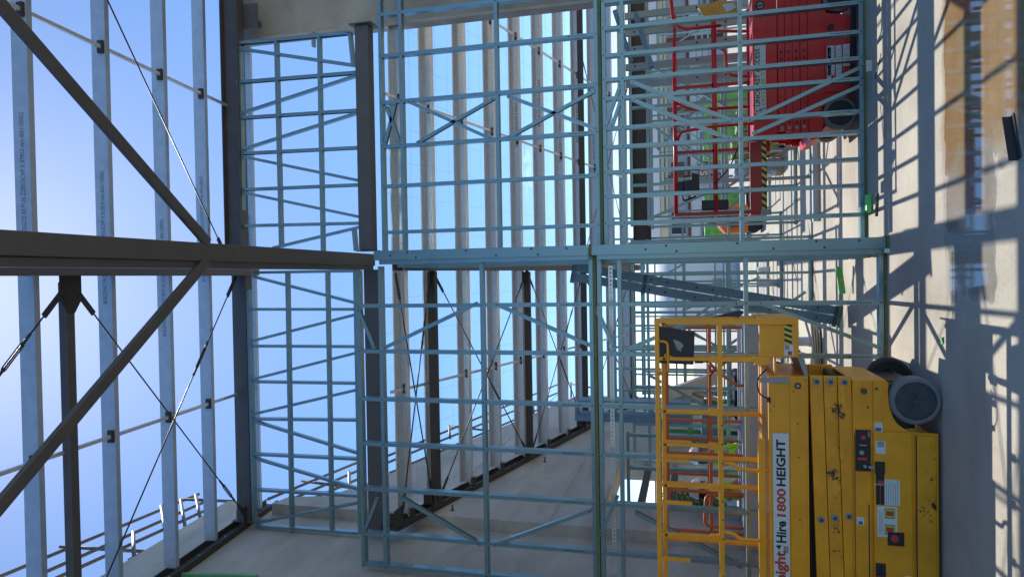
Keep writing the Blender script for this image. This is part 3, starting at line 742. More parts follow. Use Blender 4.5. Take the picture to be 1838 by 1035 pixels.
b = MB(); b.box(XB-.40, XB-.002, Yf-.018, Yf-.001, .405, .462); b.box(XB-.06, XB-.005, Yf-.02, Yf-.0175, .36, .46); b.build('arch_panel', YEL, yl)
b = MB(); b.box(XL+.03, XB-.36, Yf-.012, Yf-.001, .478, .592); b.build('rail_panel', YEL, yl, bev=.004)
b = MB(); b.box(-1.74, -1.46, Yf-.034, Yf-.0305, .395, .452); b.box(-1.62, -1.45, Yf-.014, Yf-.0125, .40, .455)
b.box(-1.51, -1.42, Yf-.037, Yf-.0305, .39, .458); b.box(-2.28, -2.18, Yf-.037, Yf-.0305, .39, .458); b.box(-2.04, -1.94, Yf-.037, Yf-.0305, .265, .375)
b.build('latch_recess', BLACK, yl)
b = MB(); b.box(XL+.05, XB-.40, Yf-.0235, Yf-.0225, .172, .180); b.build('seam', BLACK, yl)
b = MB(); b.box(-2.6, -1.22, Yf-.0125, Yf-.0115, .588, .5925); b.build('seam', BLACK, yl)
for (x_, z_, r_) in ((-.90, .525, .022), (-.88, .44, .010), (-1.02, .50, .008), (-1.42, .985, .006), (-1.9, .98, .006), (-1.16, .99, .006)):
    b = MB(); b.disc((x_, Yf-.0185 if z_ < .9 else Yf-.0085, z_), (0, -1, 0), r_, .004, 14); b.build('bolt', HUB, yl)
b = MB(); b.box(-2.35, -1.75, Yf-.0135, Yf-.0125, .492, .500); b.build('scrape', BLACK, yl)
MB().tube([(-1.985, Yf-.042, .33), (-1.985, Yf-.037, .33)], .028, 14).build('stop_button', TXR, yl)
# control panel on the chassis
cp = MB().box(-1.50, -1.19, Yf-.02, Yf-.0125, .482, .586).build('control_panel', BLACK, yl)
b = MB(); b.disc((-1.245, Yf-.02, .535), (0, -1, 0), .018, .012, 14, 0); b.box(-1.415, -1.395, Yf-.03, Yf-.02, .51, .575, 0); b.disc((-1.36, Yf-.02, .545), (0, -1, 0), .017, .008, 14, 1)
b.disc((-1.46, Yf-.02, .525), (0, -1, 0), .012, .02, 10, 1); b.box(-1.475, -1.455, Yf-.035, Yf-.02, .465, .50, 1)
b.box(-1.24, -1.20, Yf-.0215, Yf-.02, .49, .50, 1); b.box(-1.30, -1.31, Yf-.0215, Yf-.02, .51, .56, 1)
b.build('control_knob', [TXR, GREYP], cp)
# decals on the doors
b = MB(); b.box(-1.74, -1.55, Yf-.033, Yf-.0305, .29, .445, 0); b.box(-1.585, -1.56, Yf-.0345, Yf-.033, .40, .44, 1); b.box(-1.735, -1.59, Yf-.0342, Yf-.033, .42, .425, 2)
for i in range(7): b.box(-1.735, -1.58+(.02 if i % 3 == 0 else 0), Yf-.0340, Yf-.033, .305+.015*i, .308+.015*i, 3)
b.box(-1.98, -1.752, Yf-.033, Yf-.0305, .31, .445, 0)
for x_ in (-1.96, -1.84):
    b.box(x_, x_+.075, Yf-.0345, Yf-.033, .325, .395, 4); b.box(x_+.01, x_+.065, Yf-.0350, Yf-.0345, .33, .39, 5); b.box(x_+.02, x_+.055, Yf-.0356, Yf-.0350, .335, .385, 1)
for i in range(3): b.box(-1.965, -1.80+.01*i, Yf-.0342, Yf-.033, .41+.01*i, .413+.01*i, 3)
b.box(-1.36, -1.265, Yf-.033, Yf-.0305, .385, .452, 0); b.box(-1.27, -1.31, Yf-.0340, Yf-.033, .395, .44, 3)
b.box(-1.20, -1.13, Yf-.021, Yf-.018, .40, .455, 0); b.box(-1.195, -1.17, Yf-.0222, Yf-.021, .41, .45, 6)
b.box(-1.91, -1.85, Yf-.015, Yf-.0125, .53, .58, 0); b.box(-1.905, -1.88, Yf-.0162, Yf-.015, .54, .57, 6)
b.box(-2.32, -2.26, Yf-.033, Yf-.0305, .22, .26, 0)
b.build('warning_decal', [WHITE, TXR, TXR, GREYP, GRN, CLRY, TXG], yl)
text('DANGER', .016, (-1.585, Yf-.0345, .402), (0, 0, 1), (-1, 0, 0), WHITE, yl, 'decal_text', .01)
wheel(yl, -.965, Yf-.02, .176, .176, .12)
wheel(yl, -.90, Yf+Wd-.12, .168, .168, .12, BLACK, RUBD)
wheel(yl, -2.95, Yf-.02, .168, .168, .12)
wheel(yl, -2.95, Yf+Wd-.12, .168, .168, .12)
b = MB(); b.box(XB-.38, XB-.02, Yf+.14, Yf+Wd-.14, .14, .35); b.tube([(-.965, Yf+.1, .168), (-.85, Yf+Wd-.1, .168)], .04, 10); b.box(XB-.36, XB-.03, Yf+.05, Yf+.14, .2, .34); b.build('axle', BLACK, yl)
# scissor arms
for i in range(3):
    za = .605+.098*i; zb = za+.10
    b = MB(); x0, x1 = XB+.02, XL+.05; dz = (-.028 if i == 0 else .0 if i == 1 else .028)
    for yy in (Yf+.02+.006*i, Yf+Wd-.07):
        b.prism([(x1, za-.060), (x0, za+.0), (x0, zb-.006), (x1, zb-.066)], 'y', yy, yy+.05)
    for xx, dq in ((XB-.02, .004), (XB-1.04-.02*i, .028)): b.tube([(xx, Yf+.012, (za+zb)/2-dq), (xx, Yf+.022+.006*i, (za+zb)/2-dq)], .026, 16, 1); b.tube([(xx, Yf+.006, (za+zb)/2-dq), (xx, Yf+.012, (za+zb)/2-dq)], .015, 12, 2)
    b.build('scissor_arm', [YELS if i == 1 else YEL, GREYP, HUB], yl, bev=.004)
b = MB(); b.box(XL+.3, XB-.3, Yf+.15, Yf+Wd-.15, .60, .88); b.tube([(XB-.03, Yf+.07, .66), (XB-.03, Yf+Wd-.1, .66)], .03, 10); b.build('lift_cylinder', BLACK, yl)
MB().prism([(-1.06, .62), (-1.30, .62), (-1.34, .66), (-1.42, .66), (-1.42, .69), (-.86, .70), (-.86, .66), (-1.0, .65)], 'y', Yf-.004, Yf+.012).build('arm_stop', YELS, yl)
# platform
XP = -.36
b = MB(); b.box(XL, -.80, Yf, Yf+.03, .91, 1.20); b.box(XL, -.80, Yf+Wd-.03, Yf+Wd, .91, 1.20); b.box(XL, -.80, Yf+.03, Yf+Wd-.03, 1.17, 1.19); b.box(-.82, -.80, Yf+.03, Yf+Wd-.03, .91, 1.17)
b.build('platform', YEL, yl, bev=.004)
b = MB(); b.box(XL+.02, -.84, Yf-.008, Yf-.0005, .925, 1.045); b.build('platform_side', YEL, yl, bev=.003)
b = MB(); b.box(-.66, XP, Yf+.03, Yf+.055, .97, 1.26); b.box(XP-.015, XP, Yf+.055, Yf+Wd-.06, .97, 1.26); b.box(-.80, XP-.015, Yf+.055, Yf+Wd-.06, 1.13, 1.15); b.box(-.72, -.655, Yf+.0, Yf+.03, 1.19, 1.30)
b.build('extension_deck', YEL, yl, bev=.004)
b = MB(); b.prism([(-.66, .975), (-.80, .93), (-.80, .90), (-.66, .93)], 'y', Yf+.05, Yf+Wd-.06); b.build('deck_underside', GREYP, yl)
b = MB(); hazard(b, -.50, -.362, 1.0, 1.0, Yf+.028, 4) if False else None
b.box(-.555, -.385, Yf+.027, Yf+.029, 1.02, 1.075, 0)
for i in range(4):
    a = -.555+.0425*i; b.add([(a, Yf+.0262, 1.02), (a+.021, Yf+.0262, 1.02), (a+.0425, Yf+.0262, 1.075), (a+.0215, Yf+.0262, 1.075)], [(0, 1, 2, 3)], 1)
b.build('hazard_stripe', [CLRY, BLACK], yl)
b = MB(); b.box(-.645, -.56, Yf+.027, Yf+.029, 1.01, 1.075, 0); b.box(-.60, -.563, Yf+.0262, Yf+.027, 1.04, 1.07, 1); b.box(-.64, -.61, Yf+.0262, Yf+.027, 1.02, 1.05, 2); b.build('warning_decal', [WHITE, GREYP, TXR], yl)
# white banner and lettering
bn = MB().box(-3.0, -1.24, Yf-.0115, Yf-.009, 1.055, 1.172).build('banner', WHITE, yl)
yb = Yf-.0125
def fit(s_, ya, yb2, z0, size, m_, par, nm_, bold, Y_, xr=1400):
    xa, xb = PY(xr, ya, Y_).x, PY(xr, yb2, Y_).x
    o = text(s_, size, (0, Y_, z0), (1, 0, 0), (0, 0, 1), m_, par, nm_, bold)
    off = par.location if par.parent is None else par.location+par.parent.location
    lo = min(v.co.x for v in o.data.vertices); hi = max(v.co.x for v in o.data.vertices)
    for v in o.data.vertices: v.co.x = (v.co.x-lo)/(hi-lo)*(xa-xb)+xb-off.x
    return o
fit('HEIGHT', 788, 871.5, 1.083, .089, TXK, bn, 'banner_text', .030, yb)
fit('1800', 876, 926, 1.083, .088, TXR, bn, 'banner_text', .030, yb)
fit('Hire', 934, 973, 1.083, .098, TXK, bn, 'banner_text', .030, yb)
fit('4', 977, 985.5, 1.118, .05, TXK, bn, 'banner_text', .035, yb)
fit('Height', 987.5, 1062, 1.090, .105, TXR, bn, 'banner_text', .034, yb)
b = MB()
for i in range(3):
    x_ = -2.165+.018*i; b.bar((x_, yb, 1.065), (x_+.018, yb, 1.10), .004, .001, (0, 1, 0)); b.bar((x_+.018, yb, 1.065), (x_, yb, 1.10), .004, .001, (0, 1, 0))
b.build('banner_emblem', TXK, bn)
# rails
def P(px_, py_, Y): return PY(px_, py_, Y)
Yr = Yf+.03; Yk = Yf+Wd-.04
rail = MB()
def hv(b, x0, z0, x1, z1, y, w_=.036): b.bar((x0, y, z0), (x1, y, z1), w_, w_, (0, 1, 0))
hv(rail, XP-.01, 2.04, XL, 2.04, Yr, .036); hv(rail, XP-.01, 1.555, XL, 1.555, Yr, .038)
for x_, a, c in ((XP-.02, 1.0, 2.06),): hv(rail, x_, a, x_, c, Yr, .045)
for x_ in (-.68, -1.10, -1.37, -1.70, -2.10, -2.75): hv(rail, x_, 1.56, x_, 2.04, Yr, .028); rail.box(x_-.026, x_+.026, Yr-.022, Yr+.022, 1.575, 1.64)
for x_, z_ in ((-1.50, 1.80), (-1.84, 1.78), (-2.3, 1.8)): hv(rail, x_, z_, x_, 2.04, Yr, .026)
for x_ in (-.40, -.68, -1.10, -1.37, -1.70, -2.10): rail.disc((x_, Yr-.02, 1.985), (0, -1, 0), .011, .004, 8, 1)
for k in range(9): rail.disc((-1.2-.2*k+.05*(k % 3), Yr-.0195, 1.545), (0, -1, 0), .007, .002, 6, 1)
hv(rail, -.68, 1.18, -.68, 1.56, Yr, .036)
rail.build('guard_rail', [YEL, SCREW], yl, bev=.006)
b = MB()
b.tube(rpath([(-1.50, Yr, 1.56), (-1.505, Yr, 1.46), (-1.545, Yr, 1.42), (-1.55, Yr, 1.2)], .04), .015, 8); b.tube(rpath([(-2.05, Yr, 1.56), (-2.06, Yr, 1.46), (-2.1, Yr, 1.42), (-2.1, Yr, 1.2)], .04), .015, 8)
hv(b, -1.30, 1.25, XL, 1.25, Yr+.01, .05)
b.build('lower_rail', YEL, yl)
b = MB()
hv(b, XP-.05, 2.02, XL, 2.02, Yk, .036); hv(b, XP-.05, 1.53, XL, 1.53, Yk, .036)
for x_ in (XP-.06, -.75, -1.25, -1.65, -1.9, -2.4): hv(b, x_, 1.15, x_, 2.02, Yk, .034)
hv(b, -1.52, 1.78, -1.52, 2.02, Yk, .03)
b.build('guard_rail', YEL, yl, bev=.006)
b = MB(); b.bar((XP-.02, Yr, 2.04), (XP-.05, Yk, 2.02), .036, .036); b.bar((XP-.02, Yr, 1.555), (XP-.05, Yk, 1.53), .036, .036); b.bar((XP-.02, Yr+.4, 1.2), (XP-.03, Yr+.4, 2.03), .03, .03)
b.build('end_rail', YEL, yl, bev=.006)
MB().add([P(1262, 572, Yf+.5), P(1330, 556, Yf+.5), P(1335, 562, Yf+.5), P(1325, 570, Yf+.45)], [(0, 1, 2, 3)]).add([P(1262, 572, Yf+.44), P(1330, 556, Yf+.46), P(1335, 562, Yf+.44), P(1325, 570, Yf+.41)], [(0, 1, 2, 3)]).build('rubber_flap', BLACK, yl)
b = MB(); q = P(1390, 682, Yf-.01); b.box(q.x-.02, q.x+.02, q.y-.006, q.y, 1.05, 1.26); b.build('hinge_plate', GREYP, yl)
b = MB()
for (a, c, rr, mi) in ((1432, 692, .020, 0),): q = P(a, c, Yf-.012); b.disc(q, (0, -1, 0), .024, .004, 18, 0); b.disc(q-Vector((0, .004, 0)), (0, -1, 0), .013, .003, 14, 1)
for (a, c) in ((1383, 722), (1390, 728), (1383, 736), (1446, 682), (1424, 702)): b.disc(P(a, c, Yf-.0085), (0, -1, 0), .005, .002, 8, 0)
b.build('bolt', [SCREW, GREYP], yl)
b = MB(); b.tube(rpath([P(1376, 662, Yf+.03), P(1358, 680, Yf-.01), P(1362, 706, Yf-.01), P(1378, 716, Yf-.012)], .08), .006, 6); b.box(P(1381, 716, Yf).x-.018, P(1381, 716, Yf).x+.018, Yf-.03, Yf-.008, 1.185, 1.215)
b.build('cable', BLACK, yl)
# platform control box
cb = empty('control_box', Vector((-.55, Yf+.1, 1.8))-yl.location, '', ''); del cb['label']; del cb['category']; cb.parent = yl
b = MB(); A = [P(1180, 588, Yf+.02), P(1180, 652, Yf+.02), P(1245, 655, Yf+.02), P(1247, 598, Yf+.02), P(1200, 590, Yf+.02)]
b.prism([(q.x, q.z) for q in A], 'y', Yf+.04, Yf+.2); b.build('housing', BLACK, cb, bev=.008)
b = MB(); q = P(1222, 620, Yf+.03); b.prism([(q.x+.05, q.z+.06), (q.x-.03, q.z+.03), (q.x-.05, q.z-.005), (q.x+.03, q.z-.0)], 'y', Yf+.028, Yf+.039); b.disc((q.x, Yf+.028, q.z), (0, -1, 0), .02, .02, 12); b.build('switch_plate', GREYP, cb)
b = MB(); b.tube(rpath([P(1181, 612, Yf+.02), P(1198, 613, Yf+.0), P(1200, 666, Yf+.0), P(1182, 670, Yf+.02)], .05), .011, 8); b.build('hand_guard', YEL, cb)
b = MB(); b.tube([P(1192, 637, Yf+.035), P(1208, 643, Yf+.035)], .017, 10); b.build('joystick', YEL, cb)
b = MB(); b.tube(rpath([P(1247, 648, Yf+.06), P(1290, 649, Yf+.05), P(1340, 648, Yf+.05), P(1372, 650, Yf+.05)], .1), .008, 6); b.tube([P(1247, 648, Yf+.06), P(1262, 648, Yf+.06)], .016, 8); b.build('lead', BLACK, cb)

# ---- red lift
Yg = 8.2; Wr = .8; Zf = 0
rl = empty('scissor_lift', (2.3, 8.6, 0), 'red scissor lift with gold phone number sticker behind the right frame', 'scissor lift')
X0, X1 = 1.52, 3.14
body = [(X0, .50), (X0, .36), (1.60, .345), (1.66, .345), (1.66, .36), (1.80, .36), (1.88, .30), (1.90, .14), (1.92, .075), (2.74, .075), (2.76, .14), (2.79, .30), (2.87, .36), (X1, .36), (X1, .50)]
b = MB(); b.prism(body, 'y', Yg, Yg+.03); b.prism(body, 'y', Yg+Wr-.03, Yg+Wr); b.box(X0, X1, Yg+.03, Yg+Wr-.03, .37, .47); b.box(1.93, 2.73, Yg+.03, Yg+Wr-.03, .08, .36)
b.build('chassis', RED, rl, bev=.005)
b = MB(); b.box(1.93, 2.74, Yg-.02, Yg-.001, .115, .335); b.build('side_door', RED, rl, bev=.006)
b = MB(); q = P(1485, 35, Yg-.02); b.box(2.60, 2.66, Yg-.024, Yg-.0205, .235, .29); q = P(1490, 48, Yg); b.tube([(2.62, Yg-.026, .285), (2.62, Yg-.0205, .285)], .03, 14); b.box(2.50, 2.56, Yg-.024, Yg-.0205, .16, .215); b.box(2.3, 2.9, Yg-.01, Yg-.0005, .02, .07)
b.build('socket_recess', BLACK, rl)
b = MB()
for (a, c, d, e) in ((1485, 83, 1498, 135), (1500, 82, 1511, 146), (1513, 80, 1525, 118), (1484, 86, 1492, 146)):
    p, q = P(a, c, Yg-.021), P(d, e, Yg-.021); b.box(q.x, p.x, Yg-.0225, Yg-.0205, min(p.z, q.z), max(p.z, q.z), 0)
    n_ = 9
    for i in range(n_):
        xx = q.x+.012+(p.x-q.x-.02)*i/n_; b.box(xx, xx+.006, Yg-.0232, Yg-.0225, min(p.z, q.z)+.006, max(p.z, q.z)-.008-(i % 3)*.006, 1 if i % 4 else 2)
b.build('instruction_decal', [WHITE, GREYP, GRN], rl)
for x_ in (1.70, 2.96):
    wheel(rl, x_, Yg-.03, .185, .168, .11, BLACK); wheel(rl, x_, Yg+Wr-.08, .185, .168, .11, BLACK)
b = MB()
for x_ in (1.70, 2.96): b.box(x_-.1, x_+.1, Yg+.09, Yg+Wr-.1, .12, .30)
b.build('axle', REDD, rl)
b = MB(); b.prism([(1.44, .47), (1.53, .50), (1.53, .36), (1.46, .38)], 'y', Yg+.05, Yg+Wr-.05); b.build('end_plate', RED, rl)
arm_z = [(.50, .575), (.578, .653), (.656, .731), (.734, .805)]
for i, (a, c) in enumerate(arm_z):
    b = MB()
    for yy in (Yg+.02+.004*(i % 2), Yg+Wr-.06): b.box(1.50+.02*i, 3.12-.02*i, yy, yy+.04, a, c)
    for x_ in (1.64, 2.34, 2.42): b.tube([(x_, Yg+.012, (a+c)/2), (x_, Yg+.024+.004*(i % 2), (a+c)/2)], .013, 12, 1)
    b.tube([(1.585, Yg+.012, (a+c)/2), (1.585, Yg+.024, (a+c)/2)], .02, 12, 2)
    b.build('scissor_arm', [RED, BLACK, GREYP], rl, bev=.003)
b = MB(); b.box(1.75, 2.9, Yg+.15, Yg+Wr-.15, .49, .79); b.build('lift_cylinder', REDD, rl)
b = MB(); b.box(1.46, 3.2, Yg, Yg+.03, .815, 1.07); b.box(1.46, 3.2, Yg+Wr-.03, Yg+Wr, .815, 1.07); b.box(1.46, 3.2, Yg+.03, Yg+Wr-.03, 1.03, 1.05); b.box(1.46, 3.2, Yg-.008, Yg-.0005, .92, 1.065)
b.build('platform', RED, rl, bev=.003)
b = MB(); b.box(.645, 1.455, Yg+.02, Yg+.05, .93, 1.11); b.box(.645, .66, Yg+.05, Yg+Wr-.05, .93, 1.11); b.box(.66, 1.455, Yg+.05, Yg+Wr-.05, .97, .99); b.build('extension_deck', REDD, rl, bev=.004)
b = MB(); z0_, z1_ = .935, .985; b.box(.70, 1.45, Yg+.0175, Yg+.0195, z0_, z1_, 0)
for i in range(10):
    a = .70+.075*i; b.add([(a, Yg+.0168, z0_), (a+.0375, Yg+.0168, z0_), (min(1.45, a+.075), Yg+.0168, z1_), (a+.0375, Yg+.0168, z1_)], [(0, 1, 2, 3)], 1)
b.build('hazard_stripe', [CLRY, BLACK], rl)
b = MB(); b.box(.635, .70, Yg+.0, Yg+.0195, .89, 1.0); b.build('corner_plate', GREYP, rl)
st = MB().box(1.755, 2.56, Yg-.0115, Yg-.009, .935, 1.05).build('sticker', WHITE, rl)
ys_ = Yg-.0122
text('UNCOAST ACCESS', .066, (1.835, ys_, 1.0), (1, 0, 0), (0, 0, 1), TXK, st, 'sticker_text', .02, 1.13)
text('0455 668 075', .062, (1.84, ys_, .945), (1, 0, 0), (0, 0, 1), TXY, st, 'sticker_text', .02, 1.3)
text('S', .085, (1.765, ys_, .982), (1, 0, 0), (0, 0, 1), TXK, st, 'sticker_text', .0, 1)
text('S', .085, (1.785, ys_, .945), (1, 0, 0), (0, 0, 1), TXK, st, 'sticker_text', .0, 1)
lg = MB(); q = P(1364, 10, Yg-.01); lg.disc((q.x, Yg-.0085, q.z), (0, -1, 0), .052, .002, 28, 0); lg.disc((q.x, Yg-.0105, q.z), (0, -1, 0), .034, .0015, 24, 1); lgo = lg.build('round_badge', [BLACK, GREYP], rl)
text('S', .06, (q.x-.02, Yg-.0125, q.z-.008), (1, 0, 0), (0, 0, 1), TXK, lgo, 'badge_text', .02); text('S', .05, (q.x-.012, Yg-.0125, q.z-.028), (1, 0, 0), (0, 0, 1), TXK, lgo, 'badge_text', .02)
Yq = Yg+.03
def tb(pts, r_=.0185, rad=.07): return MB().tube(rpath(pts, rad), r_, 8)
b = tb([(3.3, Yq, 1.93), (2.72, Yq, 1.93), (2.6, Yq, 1.93), (2.6, Yq, 1.93)]); b = MB()
b.tube(rpath([(3.3, Yq, 1.96), (2.85, Yq, 1.92), (2.78, Yq, 1.80), (2.78, Yq, 1.40)], .12), .019, 8)
b.tube([(3.3, Yq, 1.47), (.66, Yq, 1.47)], .017, 8)
b.tube(rpath([(2.72, Yq, 1.45), (2.72, Yq, 1.42), (2.69, Yq, 1.15), (2.69, Yq, 1.10)], .05), .018, 8)
b.tube([(2.66, Yq, 1.92), (.68, Yq, 1.92)], .021, 8)
b.tube(rpath([(2.66, Yq, 1.9), (2.66, Yq, 1.42), (2.36, Yq, 1.40), (2.3, Yq, 1.4)], .09), .0, 8) if False else None
b.tube(rpath([(1.5, Yq, 1.90), (1.62, Yq, 1.86), (1.66, Yq, 1.5), (1.66, Yq, 1.07)], .12), .017, 8)
b.tube(rpath([(1.95, Yq, 1.9), (1.86, Yq, 1.74), (1.85, Yq, 1.1)], .1), .017, 8)
b.tube(rpath([(2.42, Yq, 1.09), (2.42, Yq, 1.33), (2.16, Yq, 1.36), (2.1, Yq, 1.44)], .08), .017, 8) if False else None
b.tube(rpath([(2.55, Yq, 1.45), (2.50, Yq, 1.36), (2.22, Yq, 1.34), (2.18, Yq, 1.1)], .08), .017, 8)
b.build('guard_rail', RED, rl)
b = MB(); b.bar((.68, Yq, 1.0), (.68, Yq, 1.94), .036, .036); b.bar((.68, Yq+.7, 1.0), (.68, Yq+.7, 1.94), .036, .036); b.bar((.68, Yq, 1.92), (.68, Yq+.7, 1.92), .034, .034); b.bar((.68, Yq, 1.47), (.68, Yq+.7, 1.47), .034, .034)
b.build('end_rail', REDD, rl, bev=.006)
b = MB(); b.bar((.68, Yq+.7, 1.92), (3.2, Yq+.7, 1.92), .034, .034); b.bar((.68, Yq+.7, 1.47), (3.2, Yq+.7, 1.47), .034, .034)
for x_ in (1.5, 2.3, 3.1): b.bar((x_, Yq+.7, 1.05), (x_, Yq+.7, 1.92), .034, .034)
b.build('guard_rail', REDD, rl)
b = MB(); q0, q1 = P(1258, 360, Yg+.06), P(1308, 376, Yg+.06); b.box(q1.x, q0.x, Yg+.03, Yg+.12, q1.z, q0.z); b.build('document_tube', BLACK, rl, bev=.015)
cbr = empty('control_box', Vector((.95, Yg+.1, 1.7))-rl.location, '', ''); del cbr['label']; del cbr['category']; cbr.parent = rl
b = MB(); A = [P(1240, 308, Yg), P(1255, 312, Yg), P(1256, 342, Yg), P(1230, 344, Yg), P(1215, 340, Yg), P(1214, 326, Yg), P(1241, 322, Yg)]
b.prism([(q.x, q.z) for q in A], 'y', Yg+.04, Yg+.16); b.build('housing', BLACK, cbr, bev=.006)
b = MB(); b.tube(rpath([P(1242, 316, Yg+.04), P(1227, 317, Yg+.04), P(1227, 342, Yg+.04)], .03), .006, 6); b.tube(rpath([P(1224, 342, Yg+.06), P(1226, 362, Yg+.06), P(1250, 352, Yg+.06)], .05), .012, 6); b.build('joystick', BLACK, cbr)
b = MB(); b.tube(rpath([P(1282, 330, Yg-.03), P(1310, 302, Yg-.03), P(1326, 262, Yg-.03), P(1330, 238, Yg)], .2), .009, 6); b.build('lead', BLACK, rl)

# yellow document pouch hanging on the red lift rail
r = empty('document_pouch', P(1290, 20, Yg-.01), 'amber document pouch with a clear window strapped to the red lift rail', 'pouch')
b = MB(); A = [P(1252, 16, Yg), P(1292, 2, Yg), P(1325, 8, Yg), P(1328, 30, Yg), P(1296, 33, Yg), P(1268, 32, Yg), P(1256, 22, Yg)]
b.prism([(q.x, q.z) for q in A], 'y', Yg-.035, Yg-.0); b.build('cover', AMB, r, bev=.008)
b = MB(); A = [P(1296, 8, Yg-.037), P(1318, 6, Yg-.037), P(1322, 14, Yg-.037), P(1304, 22, Yg-.037)]; b.prism([(q.x, q.z) for q in A], 'y', Yg-.039, Yg-.036); b.build('window', WHITE, r)

# ---- orange lift behind the left frame
Yo = 8.55
ol = empty('scissor_lift', (-1.9, 8.95, 0), 'orange scissor lift with grey deck side half hidden behind the yellow lift', 'scissor lift')
b = MB(); b.box(-3.15, -.62, Yo, Yo+.04, .95, 1.20); b.box(-3.15, -.62, Yo+.74, Yo+.78, .95, 1.20); b.box(-3.15, -.62, Yo+.04, Yo+.74, 1.14, 1.18); b.build('platform', GREYW, ol, bev=.004)
b = MB()
for y_ in (Yo+.02, Yo+.75):
    for z_ in (2.08, 1.56): b.bar((-3.1, y_, z_), (-.62, y_, z_), .04, .04, (0, 1, 0))
    for x_ in (-.64, -1.75, -2.15, -2.6, -3.08): b.bar((x_, y_, 1.2), (x_, y_, 2.08), .035, .035, (0, 1, 0))
b.build('guard_rail', ORA, ol, bev=.005)
b = MB(); b.tube(rpath([(-1.05, Yo, 1.57), (-1.18, Yo, 1.45), (-1.32, Yo, 1.25), (-1.32, Yo, 1.18)], .1), .018, 8); b.tube(rpath([(-.95, Yo, 1.2), (-.98, Yo, 1.3), (-1.2, Yo, 1.56)], .1), .018, 8)
b.tube(rpath([(-2.62, Yo-.01, 1.2), (-2.62, Yo-.01, 1.62), (-3.0, Yo-.01, 1.64), (-3.0, Yo-.01, 1.2)], .08), .02, 8); b.build('gate', ORA, ol)
b = MB(); b.box(-3.0, -1.35, Yo, Yo+.03, .12, .45); b.box(-3.0, -1.35, Yo+.75, Yo+.78, .12, .45); b.box(-3.0, -1.35, Yo+.03, Yo+.75, .25, .42); b.build('chassis', ORA, ol)
for i in range(3): MB().box(-3.0+.05*i, -1.3-.04*i, Yo+.03, Yo+.08, .46+.155*i, .60+.155*i).build('scissor_arm', ORA, ol)
for x_ in (-1.55, -2.8): wheel(ol, x_, Yo-.03, .17, .168, .11)
text('0455 668 075', .085, (-2.62, Yo-.002, 1.02), (1, 0, 0), (0, 0, 1), TXY, ol, 'deck_text', .01, 1.1)

# ------------------------------------------------------------------ workers
def skinned(name, pts, edges, mats, parent=None, sub=2):
    me = bpy.data.meshes.new(name+'_cage'); me.from_pydata([p[0] for p in pts], edges, [])
    o = bpy.data.objects.new(name+'_cage', me); COL.objects.link(o)
    sk = o.modifiers.new('s', 'SKIN'); 
    for v, p in zip(me.skin_vertices[0].data, pts):
        rr = p[1]; v.radius = rr if isinstance(rr, tuple) else (rr, rr)
    me.skin_vertices[0].data[0].use_root = True
    o.modifiers.new('d', 'SUBSURF').levels = sub
    bpy.context.view_layer.update()
    nm_ = bpy.data.meshes.new_from_object(o.evaluated_get(bpy.context.evaluated_depsgraph_get()))
    bpy.data.objects.remove(o); bpy.data.meshes.remove(me)
    nm_.name = name; nm_.materials.clear()
    for mm in mats: nm_.materials.append(mm)
    for p in nm_.polygons: p.use_smooth = True
    q = bpy.data.objects.new(name, nm_); COL.objects.link(q)
    if parent: q.parent = parent
    return q
